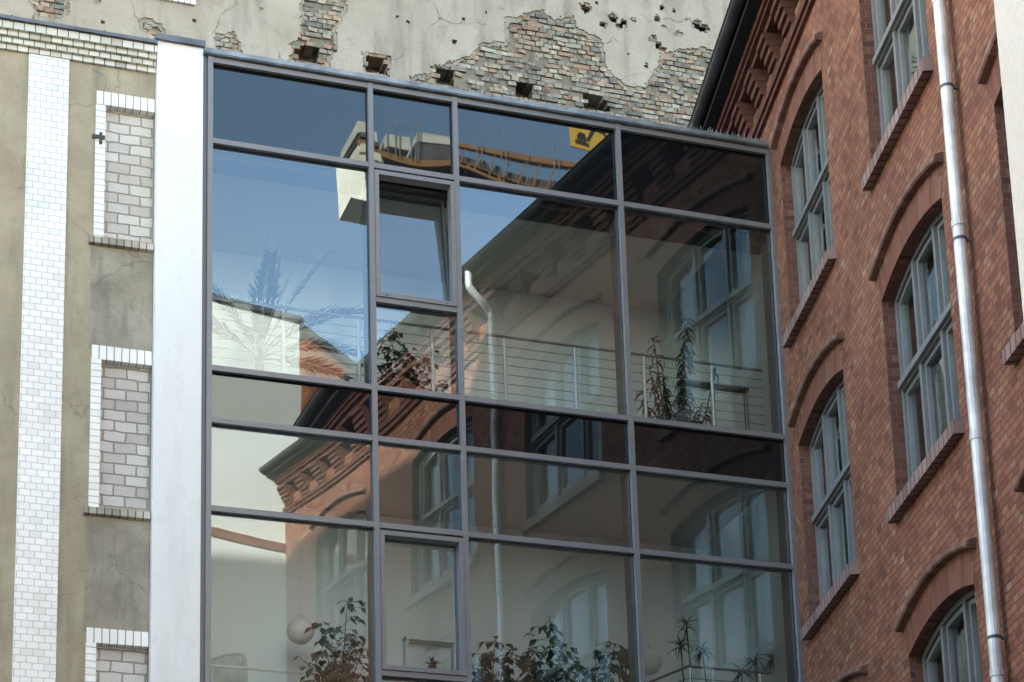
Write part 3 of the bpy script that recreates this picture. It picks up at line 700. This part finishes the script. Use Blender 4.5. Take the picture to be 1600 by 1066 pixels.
def yucca(loc, label, heads, seed):
    rnd = random.Random(seed); o = empty('potted_yucca', loc, label, 'plant', 'thin-stemmed rosette plants on the lower landing'); pot(o, .14, .22, M['pot_w'])
    st = MB(); fo = MB()
    for dx, dy, h in heads:
        st.tube([(dx*.2, 0, .18), (dx*1.1+.02, dy*.6, h*.6), (dx, dy, h)], .007, 6)
        for k in range(26): strap(fo, (dx, dy, h+rnd.uniform(-.03, .05)), rnd.uniform(0, 6.283), rnd.uniform(-.1, 1.2), rnd.uniform(.16, .26), .009, rnd.uniform(1.0, 2.2), 5)
    st.build('stem', M['stem'], o); fo.build('foliage', M['leaf_d'], o)
yucca((-1.0, .95, FL), 'thin-stemmed plant with three spiky leaf rosettes above the rail bend', [(.06, 0, 1.72), (-.02, .02, 1.48), (.24, 0, 1.42)], 21)
yucca((-.1, .95, FL), 'spiky rosette plant at the extreme right of the lower landing', [(.0, 0, 1.36), (.22, .0, 1.42), (.30, .02, 1.36), (-.18, 0, 1.2)], 22)
def globe(loc, label, ceil):
    o = empty('globe_lamp', loc, label, 'lamp', 'opal globe lamps on the lower landing')
    me = bpy.data.meshes.new('lamp_shade'); bm = bmesh.new(); bmesh.ops.create_uvsphere(bm, u_segments=28, v_segments=16, radius=.155)
    for f in bm.faces: f.smooth = True
    bm.to_mesh(me); bm.free(); me.materials.append(M['globe']); s_ = bpy.data.objects.new('lamp_shade', me); col.objects.link(s_); s_.parent = o
    c = MB(); c.tube([(0, 0, .15), (0, 0, ceil-loc[2])], .0018, 6); c.tube([(0, 0, .145), (0, 0, .185)], .03, 10); c.build('pendant_cord', M['card'], o)
globe((-5.36, 1.5, 9.555), 'round opal globe lamp left of the leafy shrub on the lower landing', 11.30)
globe((-1.19, 1.5, 9.535), 'round opal globe lamp just right of the dark mullion on the lower landing', 11.30)
wn_ = empty('wall_niche', (-3.68, 2.15, 9.1), 'pale framed wall niche with a shaded top behind the lower casement', 'niche')
c = MB(); c.box(-.31, -.27, -.12, 0, 0, .70); c.box(.27, .31, -.12, 0, 0, .70); c.box(-.31, .31, -.14, 0, .66, .70); c.box(-.31, .31, -.14, 0, -.04, 0); c.build('frame', M['room'], wn_)
sm_ = empty('small_plant', (-3.66, 2.07, 9.1), 'small dark spiky plant standing in the wall niche', 'plant'); 
c = MB(); c.tube([(0, 0, 0), (0, 0, .38)], .035, 10, r2=.045); c.build('pot', M['pot'], sm_)
c = MB()
for k in range(16): strap(c, (0, 0, .38), random.uniform(0, 6.283), random.uniform(.3, 1.3), random.uniform(.1, .17), .014, random.uniform(.6, 1.8), 4)
c.build('foliage', M['leaf_d'], sm_)
ch = empty('high_back_chair', (-6.2, 1.55, FL), 'pale high-backed chair at the bottom left corner of the glass', 'chair')
c = MB()
o_ = [(-.27, .45), (.27, .45), (.24, 1.10), (.22, 1.15), (.17, 1.17), (.0, 1.14), (-.16, 1.07), (-.27, 1.0)]
i_ = [(x*.84, .48+(z-.45)*.93) for x, z in o_]
ring(c, o_, i_, -.035, .035); c.face([(x, -.02, z) for x, z in i_]); c.face([(x, .035, z) for x, z in o_[::-1]])
c.build('backrest', M['curtain'], ch)
c = MB(); c.box(-.27, .27, -.48, -.03, .40, .46); c.build('seat', M['curtain'], ch)
for lx in (-.25, .25):
    for ly in (-.45, -.02): c = MB(); c.box(lx-.018, lx+.018, ly-.018, ly+.018, 0, .40); c.build('leg', M['cable'], ch)

# ------------------------------------------------------------------ left building: white glazed brick and beige render
YL = .10
lb = empty('tiled_building', (-9.5, YL, 0), 'beige rendered building with white glazed brick trim and blocked windows, left of the white pier', 'building')
def lbx(mb, name, mat, parent=None):
    mb.v = [p-Vector((-9.5, YL, 0)) for p in mb.v]
    return mb.build(name, mat, parent or lb)
XE = -7.27
WINS = [(13.235, 14.78), (10.20, 11.815), (7.13, 8.72), (4.1, 5.7)]
OX = -7.795   # left edge of the blocked openings
c = MB(); c.face([(-20, YL, 0), (OX, YL, 0), (OX, YL, 15.6), (-20, YL, 15.6)])
zs = [0]
for z0, z1 in WINS[::-1]: zs += [z0, z1]
zs.append(15.6)
for k in range(0, len(zs), 2): c.face([(OX, YL, zs[k]), (XE, YL, zs[k]), (XE, YL, zs[k+1]), (OX, YL, zs[k+1])])
c.face([(-20, YL, 15.6), (XE, YL, 15.6), (XE, 3.9, 15.6), (-20, 3.9, 15.6)])
c.face([(-20, 3.9, 0), (-20, YL, 0), (-20, YL, 15.6), (-20, 3.9, 15.6)]); c.face([(XE, YL, 0), (XE, 3.9, 0), (XE, 3.9, 15.6), (XE, YL, 15.6)])
lbx(c, 'wall', M['stucco'])
for k, (z0, z1) in enumerate(WINS[:-1]):
    c = MB(); zlo = WINS[k+1][1]+.11; zhi = z0-.15
    c.face([(-7.925, YL-.006, zlo), (XE, YL-.006, zlo), (XE, YL-.006, zhi), (-7.925, YL-.006, zhi)])
    c.face([(-7.925, YL, zlo), (-7.925, YL-.006, zlo), (-7.925, YL-.006, zhi), (-7.925, YL, zhi)]); lbx(c, 'parapet_panel', M['stucco2'])
for z0, z1 in WINS:
    c = MB(); c.face([(OX, YL+.075, z0), (XE, YL+.075, z0), (XE, YL+.075, z1), (OX, YL+.075, z1)]); wo = lbx(c, 'blocked_window', M['block'])
    c = MB()
    c.face([(OX-.105, YL-.012, z1), (OX-.105, YL-.012, z0-.06), (OX, YL-.012, z0-.06), (OX, YL-.012, z1)][::-1], [(.02, z1), (.02, z0-.06), (.12, z0-.06), (.12, z1)][::-1])
    c.face([(OX, YL-.012, z0), (OX, YL+.075, z0), (OX, YL+.075, z1), (OX, YL-.012, z1)], [(.02, z0), (.1, z0), (.1, z1), (.02, z1)])
    c.face([(OX-.105, YL, z0), (OX-.105, YL-.012, z0), (OX-.105, YL-.012, z1+.16), (OX-.105, YL, z1+.16)][::-1], [(.02, z0)]*4)
    lbx(c, 'jamb', M['glazed_j'], wo)
    c = MB(); c.face([(OX-.105, YL-.014, z1), (XE, YL-.014, z1), (XE, YL-.014, z1+.155), (OX-.105, YL-.014, z1+.155)], [(OX-.105, .05), (XE, .05), (XE, .25), (OX-.105, .25)])
    c.face([(OX, YL-.014, z1), (OX, YL+.075, z1), (XE, YL+.075, z1), (XE, YL-.014, z1)], [(OX, .05), (OX, .2), (XE, .2), (XE, .05)])
    c.face([(OX-.105, YL-.014, z1+.155), (XE, YL-.014, z1+.155), (XE, YL, z1+.155), (OX-.105, YL, z1+.155)], [(OX-.105, .05), (XE, .05), (XE, .06), (OX-.105, .06)])
    lbx(c, 'lintel', M['glazed_v'], wo)
    c = MB(); xa = OX-.155; sec = [(YL+.075, z0+.012), (YL-.055, z0-.045), (YL-.055, z0-.115), (YL, z0-.125)]
    for (ya, za), (yb, zb_) in zip(sec, sec[1:]): c.face([(xa, ya, za), (xa, yb, zb_), (XE, yb, zb_), (XE, ya, za)], [(xa, .06), (xa, .22), (XE, .22), (XE, .06)])
    c.face([(xa, y, z) for y, z in sec]+[(xa, YL+.07, z0-.1)], [(.02+.01*i, .1) for i in range(5)])
    lbx(c, 'sill', M['glazed_s'], wo)
c = MB(); c.box(-8.615, -8.19, YL-.02, YL+.01, 0, 15.255); lbx(c, 'pilaster', M['glazed'])
c = MB(); c.box(-11.2, -10.77, YL-.02, YL+.01, 0, 15.255); lbx(c, 'pilaster', M['glazed'])
c = MB()
for k, (p, z0) in enumerate([(.03, 15.247), (.062, 15.309), (.094, 15.373), (.128, 15.432)]):
    z1 = z0+(.062 if k < 3 else .090); u0 = .07*k
    c.face([(-20, YL-p, z0), (XE, YL-p, z0), (XE, YL-p, z1), (-20, YL-p, z1)], [(-20, k*.0735+.002), (XE, k*.0735+.002), (XE, k*.0735+.071), (-20, k*.0735+.071)])
    q = [.0, .03, .062, .094][k]
    c.face([(-20, YL-q, z0), (XE, YL-q, z0), (XE, YL-p, z0), (-20, YL-p, z0)], [(-20, .034), (XE, .034), (XE, .04), (-20, .04)])
lbx(c, 'cornice', M['glazed_c'])
c = MB(); c.box(-20, XE, YL-.125, 2.0, 15.525, 15.55); c.box(-20, XE, YL-.16, YL-.13, 15.525, 15.565)
x = -19.5
while x < -7.3: c.box(x, x+.03, YL-.166, YL-.1, 15.518, 15.571); x += .97
lbx(c, 'gutter', M['zinc_d'])

c = MB(); c.box(-7.935, -7.80, YL-.03, YL-.015, 14.36, 14.40); c.box(-7.86, -7.83, YL-.035, YL-.016, 14.30, 14.43); lbx(c, 'iron_bracket', M['gutter'])
# unseen wing, added opposite the brick front to cut its sky light
ow = empty('shading_wing', (-18.5, -3, 0), 'unseen plain grey rendered wing, added opposite the brick front to shade it', 'building')
c = MB(); c.box(-9, 0, -42, 0, 0, 13.5); c.build('wall', M['far_wing'], ow)
for k in range(9):
    for z in (1.6, 5.2, 8.8):
        c = MB(); y = -40+k*4.5; c.box(0, .03, y, y+1.4, z, z+2.1); c.build('window', M['dark_in'], ow)

# ------------------------------------------------------------------ old party wall behind, plaster fallen from its brickwork
YR = 4.20
og = empty('old_gable_building', (0, YR, 0), 'old weathered party wall with broken plaster, bullet marks and empty beam pockets above the roofs', 'building')
OUT = [(-24, 22.6), (-20.8, 23.2), (-19.7, 24.0), (-15.8, 22.3), (-13.2, 21.0), (-11.7, 21.9), (-8, 24.2), (3.5, 25.0), (12, 24.0)]
c = MB(); yb0, yb1 = .32, 7
poly = [(-24, 0)]+OUT+[(12, 0)]
for (xa, za), (xb, zb_) in zip(OUT, OUT[1:]):
    c.face([(xa, yb0, 0), (xb, yb0, 0), (xb, yb0, zb_), (xa, yb0, za)]); c.face([(xa, yb0, za), (xb, yb0, zb_), (xb, yb1, zb_), (xa, yb1, za)])
    c.face([(xb, yb1, 0), (xa, yb1, 0), (xa, yb1, za), (xb, yb1, zb_)])
c.face([(-24, yb1, 0), (-24, yb0, 0), (-24, yb0, 22.6), (-24, yb1, 22.6)]); c.face([(12, yb0, 0), (12, yb1, 0), (12, yb1, 24), (12, yb0, 24)])
c.build('wall', M['mortar'], og)
def inpoly(x, z, P):
    r_ = False; j = len(P)-1
    for i in range(len(P)):
        xi, zi = P[i]; xj, zj = P[j]
        if (zi > z) != (zj > z) and x < (xj-xi)*(z-zi)/(zj-zi)+xi: r_ = not r_
        j = i
    return r_
from mathutils import noise as mn
PATCH = [[(-3.25, 17.0), (-3.15, 18.62), (-2.74, 18.8), (-2.59, 18.98), (-2.39, 19.1), (-2.17, 19.24), (-2.14, 19.33), (-2.0, 19.42), (-1.77, 19.45), (-1.72, 19.86), (-1.39, 19.98), (-1.18, 20.07), (-.99, 19.95), (-.83, 20.03), (-.73, 20.1), (-.68, 19.92), (-.59, 19.84), (-.33, 19.82), (-.29, 19.68), (-.25, 19.47), (-.24, 19.31), (-.13, 19.17), (.09, 19.1), (.32, 19.13), (.46, 19.33), (.54, 19.53), (.59, 19.73), (.8, 19.8), (1.01, 19.87), (1.22, 19.93), (1.6, 19.93), (2.6, 19.9), (2.6, 17.0)],
         [(-4.62, 19.9), (-4.66, 19.25), (-4.68, 19.01), (-4.80, 18.81), (-4.84, 18.6), (-4.8, 17.5), (-4.2, 17.5), (-4.24, 18.63), (-4.18, 18.93), (-4.15, 19.2), (-4.01, 19.53), (-3.96, 19.9)],
         [(-5.83, 18.83), (-5.51, 18.89), (-5.46, 18.58), (-5.50, 18.2), (-5.7, 18.2), (-5.80, 18.59)],
         [(-6.85, 18.83), (-6.62, 18.85), (-6.45, 18.7), (-6.51, 18.53), (-6.8, 18.65)],
         [(-8.25, 18.81), (-7.85, 19.1), (-7.75, 18.94), (-7.73, 18.71), (-7.92, 18.58), (-8.17, 18.62)]]
POCK = [(-4.55, .20), (-3.60, .17), (-2.63, .16), (-1.47, .16), (-.40, .22)]
PITS = [(-.52, 20.24, .075), (-.11, 20.16, .07), (-.27, 20.02, .05), (-.02, 20.03, .05), (.05, 20.1, .05), (.21, 20.19, .04), (.58, 20.28, .05), (.66, 20.47, .045), (.68, 20.16, .04), (.91, 20.1, .045), (1.2, 20.3, .07), (1.3, 20.26, .08), (.49, 19.94, .055), (.58, 19.83, .06), (.64, 19.78, .055), (.37, 19.47, .04), (-7.39, 19.01, .05), (-3.31, 19.56, .025), (-2.01, 19.87, .02), (-2.49, 19.32, .035), (-3.15, 19.5, .02), (-2.35, 19.7, .03), (.1, 19.62, .02), (-.35, 20.35, .03), (-6.1, 18.95, .02), (-5.2, 19.3, .02), (-7.3, 18.7, .02), (.85, 20.45, .03)]
def wig(x, z, a, f): return a*(mn.noise(Vector((x*f, z*f, 3.1)))+.5*mn.noise(Vector((x*f*2.3, z*f*2.3, 7.7))))
def pocket(x, z):
    for px_, hw_ in POCK:
        xx = x+wig(x, z, .03, 9); zz = z+wig(z, x, .03, 9)
        if abs(xx-px_) < hw_*.85 and abs(zz-18.77) < .13: return True
    return False
def pit(x, z, k=1.15):
    for a, b_, r_ in PITS:
        if (x-a)**2+(z-b_)**2 < (r_*k*(1+.5*mn.noise(Vector((x*18, z*18, a)))))**2: return True
    return False
def bare(x, z):
    xx = x+wig(x, z, .05, 5)+wig(x, z, .02, 22); zz = z+wig(z+50, x, .05, 5)+wig(z, x+20, .02, 22)
    for P in PATCH:
        if inpoly(xx, zz, P): return not (mn.noise(Vector((x*1.6+9, z*1.6, 1.7))) > .52 and x > .3)
    for px_, hw_ in POCK:
        if abs(xx-px_) < hw_*1.15 and abs(zz-18.76) < .15: return True
    return pit(x, z)
ST = .025; X0, X1, Z0, Z1 = -9.7, 2.6, 17.5, 21.0
NX, NZ = round((X1-X0)/ST), round((Z1-Z0)/ST)
mask = [[bare(X0+(i+.5)*ST, Z0+(j+.5)*ST) for j in range(NZ)] for i in range(NX)]
verts = []; vid = {}; faces = []
def V(i, j, back):
    k = (i, j, back)
    if k not in vid:
        x, z = X0+i*ST, Z0+j*ST; nz = mn.noise(Vector((x*40, z*40, 0)))
        jx = ST*.32*mn.noise(Vector((x*31, z*31, 5))); jz = ST*.32*mn.noise(Vector((x*31, z*31, 9)))
        edge = 0 < i < NX and 0 < j < NZ
        y = .035 if back else -.0+.010*mn.noise(Vector((x*1.7, z*1.7, 2)))+.003*nz
        vid[k] = len(verts); verts.append((x+(jx if edge else 0), y, z+(jz if edge else 0)))
    return vid[k]
for i in range(NX):
    for j in range(NZ):
        if mask[i][j]: continue
        faces.append((V(i, j, 0), V(i+1, j, 0), V(i+1, j+1, 0), V(i, j+1, 0)))
        for di, dj, a, b_ in ((-1, 0, (i, j+1), (i, j)), (1, 0, (i+1, j), (i+1, j+1)), (0, -1, (i, j), (i+1, j)), (0, 1, (i+1, j+1), (i, j+1))):
            ii, jj = i+di, j+dj
            if 0 <= ii < NX and 0 <= jj < NZ and mask[ii][jj]: faces.append((V(*a, 0), V(*a, 1), V(*b_, 1), V(*b_, 0)))
def addq(q):
    k = len(verts); verts.extend(q); faces.append(tuple(range(k, k+len(q))))
addq([(-24, 0, 0), (X0, 0, 0), (X0, 0, 21.4), (-13.2, 0, 21.0), (-15.8, 0, 22.2), (-19.7, 0, 23.9), (-24, 0, 22.5)])
addq([(X0, 0, 0), (12, 0, 0), (12, 0, Z0), (X0, 0, Z0)]); addq([(X1, 0, Z0), (12, 0, Z0), (12, 0, Z1), (X1, 0, Z1)])
addq([(X0, 0, Z1), (12, 0, Z1), (12, 0, 23.9), (3.5, 0, 24.9), (-8, 0, 24.1), (X0, 0, 23.0)])
me = bpy.data.meshes.new('plaster'); me.from_pydata(verts, [], faces); me.materials.append(M['plaster']); me.update()
po = bpy.data.objects.new('plaster', me); col.objects.link(po); po.parent = og
# coarse undercoat left round the edges of the fallen finish coat
def deep(x, z):
    r_ = .045+.06*mn.noise(Vector((x*3.1, z*3.1, 12.3)))+.03*mn.noise(Vector((x*14, z*14, 2.2)))
    if r_ <= .012: return True
    return all(bare(x+a*r_, z+b_*r_) for a, b_ in ((-1, 0), (1, 0), (0, -1), (0, 1), (.7, .7), (-.7, .7)))
uc = MB()
for i in range(1, NX-1):
    for j in range(1, NZ-1):
        if not mask[i][j]: 
            if not (mask[i+1][j] or mask[i-1][j] or mask[i][j+1] or mask[i][j-1]): continue
        x, z = X0+i*ST, Z0+j*ST
        if pocket(x+ST/2, z+ST/2) or pit(x+ST/2, z+ST/2, 1.0) or (mask[i][j] and deep(x+ST/2, z+ST/2)): continue
        P4 = []
        for a, b_ in ((0, 0), (1, 0), (1, 1), (0, 1)):
            xx, zz = x+a*ST, z+b_*ST
            P4.append((xx+ST*.3*mn.noise(Vector((xx*31, zz*31, 5))), .019+.007*mn.noise(Vector((xx*9, zz*9, 3))), zz+ST*.3*mn.noise(Vector((xx*31, zz*31, 9)))))
        uc.face(P4)
        for k in range(4): a, b_ = P4[k], P4[(k+1) % 4]; uc.face([b_, a, (a[0], .05, a[2]), (b_[0], .05, b_[2])])
uc.build('undercoat', M['undercoat'], og)
# mortar bed with the pockets left open
c = MB(); mm = MB()
for i in range(0, NX, 2):
    for j in range(0, NZ, 2):
        x, z = X0+(i+1)*ST, Z0+(j+1)*ST
        near = any(mask[min(NX-1, max(0, i+a))][min(NZ-1, max(0, j+b_))] for a in (-3, 0, 1, 4) for b_ in (-3, 0, 1, 4))
        if near and not pocket(x, z) and not pit(x, z, .8): mm.face([(x-ST, .046, z-ST), (x+ST, .046, z-ST), (x+ST, .046, z+ST), (x-ST, .046, z+ST)])
mm.build('mortar_bed', M['mortar'], og)
PAL = [(.45, .33, .25), (.48, .40, .30), (.42, .29, .21), (.33, .30, .26), (.22, .21, .195), (.40, .25, .18), (.50, .45, .37), (.29, .25, .21), (.45, .34, .27), (.38, .34, .29)]
rb = random.Random(5); cols = []
row = 0; z = Z0
while z < Z1:
    hgt = .0765; x = X0+(.06 if row % 2 else 0); wd_ = .128
    while x < X1:
        xc, zc = x+wd_/2, z+hgt/2
        if not pocket(xc, zc) and not pit(xc, zc, .9) and any(bare(xc+a*wd_, zc) for a in (-.35, 0, .35)) and rb.random() > .04:
            j_ = .008 if rb.random() > .15 else .02; yf = .030-rb.random()*.018 if rb.random() > .14 else .05
            t_ = rb.uniform(-.015, .015); n0 = len(c.f)
            c.obox((x+j_*rb.random()+.003, yf+t_, z+.004+rb.random()*.006), (wd_-.012-rb.random()*.01, -t_*2*rb.random(), rb.uniform(-.006, .006)), (0, .25, 0), (rb.uniform(-.004, .004), rb.uniform(-.012, .012), hgt-.014-rb.random()*.006))
            dark = mn.noise(Vector((xc*1.3, zc*1.3, 4))) > .15
            p_ = rb.choice(PAL[3:5]+PAL[7:8]+PAL) if dark else rb.choice(PAL)
            k = rb.uniform(.8, 1.1); cols += [(p_[0]*k, p_[1]*k, p_[2]*k, 1)]*(len(c.f)-n0)
        x += wd_; wd_ = .252 if rb.random() < .18 else .128
    z += hgt; row += 1
bo = c.build('brickwork', M['rubble'], og)
at = bo.data.color_attributes.new('tint', 'FLOAT_COLOR', 'CORNER')
buf = []
for f_, cc in zip(bo.data.polygons, cols): buf += list(cc)*f_.loop_total
at.data.foreach_set('color', buf)
c = MB(); c.face([(-7.4, -.04, 19.17), (-6.09, -.04, 19.17), (-6.09, -.04, 19.33), (-7.4, -.04, 19.33)], [(-7.4, .05), (-6.09, .05), (-6.09, .25), (-7.4, .25)])
c.face([(-7.4, -.04, 19.17), (-7.4, 0, 19.17), (-6.09, 0, 19.17), (-6.09, -.04, 19.17)], [(-7.4, .05), (-7.4, .06), (-6.09, .06), (-6.09, .05)]); c.face([(-6.09, -.04, 19.17), (-6.09, 0, 19.17), (-6.09, 0, 19.33), (-6.09, -.04, 19.33)], [(.02, .1)]*4)
so_ = c.build('window_sill', M['glazed_v'], og)

# ------------------------------------------------------------------ tower crane on the site beyond (only met in the mirror of the panes)
cn = empty('tower_crane', (34, -55, 0), 'orange tower crane with counterweights, walkway rails and yellow sign, mirrored in the upper panes', 'crane', rz=-.03)
def cx(x): return x-34
def truss(mb, p0, p1, wd, hg, step, r):
    p0, p1 = Vector(p0), Vector(p1); L = (p1-p0).length; d = (p1-p0)/L
    s_ = Vector((-d.y, d.x, 0)) if abs(d.z) < .9 else Vector((0, 1, 0)); u = s_.cross(d) if abs(d.z) < .9 else Vector((1, 0, 0))
    cs = [s_*a*wd/2+u*b_*hg/2 for a, b_ in ((-1, -1), (1, -1), (1, 1), (-1, 1))]
    for k in cs: mb.bar(p0+k, p1+k, r, 4)
    n_ = max(1, int(L/step))
    for i in range(n_):
        a, b_ = p0+d*L*i/n_, p0+d*L*(i+1)/n_
        for q in range(4): mb.bar(a+cs[q], b_+cs[(q+1) % 4], r*.55, 4); mb.bar(a+cs[q], a+cs[(q+1) % 4], r*.5, 4)
c = MB(); truss(c, (0, 0, 0), (0, 0, 49.5), 1.8, 1.8, 1.8, .09); c.build('mast', M['orange'], cn)
c = MB(); truss(c, (1.5, 0, 51.2), (42, 0, 51.6), 1.2, 1.3, 1.4, .07); c.build('jib', M['orange'], cn)
c = MB(); truss(c, (0, 0, 49.5), (0, 0, 58), 1.2, 1.2, 1.5, .07); c.build('tower_top', M['orange'], cn)
c = MB()
for y in (-.75, .75): c.box(cx(9.3), cx(13.6), y-.09, y+.09, 49.98, 50.22); c.box(cx(13.6), 0, y-.05, y+.05, 49.92, 50.02)
for y in (-.75, .75): c.box(cx(13.4), 0, y-.08, y+.08, 50.78, 50.93)
for k in range(18): c.box(cx(9.4+k*1.3), cx(9.5+k*1.3), -.75, .75, 50.0, 50.15)
for k in range(16):
    for y in (-.75, .75): c.bar((cx(14.2+k*.62), y, 49.9), (cx(14.6+k*.62), y, 50.78), .035, 4)
c.box(cx(13.5), -1, -.7, .7, 50.20, 50.24); c.build('counter_jib', M['orange'], cn)
c = MB(); c.box(cx(16.4), cx(19.5), -.6, .6, 50.20, 50.5); c.box(cx(14.3), cx(15.2), -.5, .5, 50.1, 50.6); c.tube([(cx(15.4), -.55, 50.4), (cx(15.4), .55, 50.4)], .25, 10); c.tube([(cx(16.0), -.55, 50.4), (cx(16.0), .55, 50.4)], .22, 10); c.build('ballast_tray', M['crane_grey'], cn)
for x0 in (9.25, 9.98): c = MB(); c.box(cx(x0), cx(x0+.68), -.9, .9, 47.6, 49.9); c.box(cx(x0+.1), cx(x0+.58), -1.0, 1.0, 49.6, 49.94); c.build('counterweight', M['concrete'], cn)
for x0, x1 in ((9.2, 10.55), (10.9, 11.75)): c = MB(); c.box(cx(x0), cx(x1), -.9, .9, 50.45, 50.92); c.build('counterweight', M['tarp'], cn)
c = MB(); c.box(cx(9.3), cx(10.6), -.95, .95, 50.26, 50.45); c.box(cx(12.0), cx(13.3), -.8, .8, 50.26, 50.85); c.build('winch', M['crane_grey'], cn)
c = MB(); c.box(cx(12.05), cx(13.3), -.85, .85, 50.86, 51.2); c.build('winch_cover', M['tarp'], cn)
c = MB()
for x in (9.6, 10.2, 10.35, 10.9, 11.2, 11.35, 11.8, 11.95, 12.05, 13.35, 15.0, 15.2, 16.0, 16.2, 17.1, 18.2, 18.4, 20.8, 21.0):
    for y in (-.95, .95): c.bar((cx(x), y, 50.1), (cx(x)+.03, y, 51.55), .018, 4)
for y in (-.95, .95):
    for z in (51.2,): c.bar((cx(9.4), y, z), (cx(13.4), y, z), .008, 4)
c.build('walkway_railing', M['zinc'], cn)
sg = MB(); sg.box(cx(18.85), cx(21.0), .95, 1.0, 51.3, 52.38); sgo = sg.build('sign', M['yellow'], cn)
c = MB()   # digger pictogram: boom, bucket, cab, tracks
def flat(P):
    F_ = [(cx(x), 1.012, z) for x, z in P]; B_ = [(cx(x), 1.002, z) for x, z in P]
    c.face(F_); c.face(B_[::-1])
    for k in range(len(P)): c.face([F_[k], F_[(k+1) % len(P)], B_[(k+1) % len(P)], B_[k]])
flat([(19.05, 51.42), (19.65, 51.42), (19.65, 51.55), (19.05, 51.55)]); flat([(19.15, 51.57), (19.55, 51.57), (19.55, 51.85), (19.3, 51.85), (19.15, 51.7)])
flat([(19.55, 51.65), (19.65, 51.6), (20.05, 52.15), (19.95, 52.25)]); flat([(19.95, 52.25), (20.05, 52.15), (20.4, 52.2), (20.75, 51.75), (20.85, 51.8), (20.5, 52.32)])
flat([(20.7, 51.78), (20.9, 51.85), (20.85, 51.5), (20.6, 51.45), (20.55, 51.6)])
c.build('pictogram', M['black'], sgo)
c = MB()
for y in (-.7, .7): c.bar((0, 0, 58), (30, 0, 52.2), .03, 4)
c.build('tie_bar', M['cable'], cn)
c = MB(); c.box(.9, 2.4, -2.0, -.7, 47.4, 49.6); c.build('cab', M['tarp'], cn)
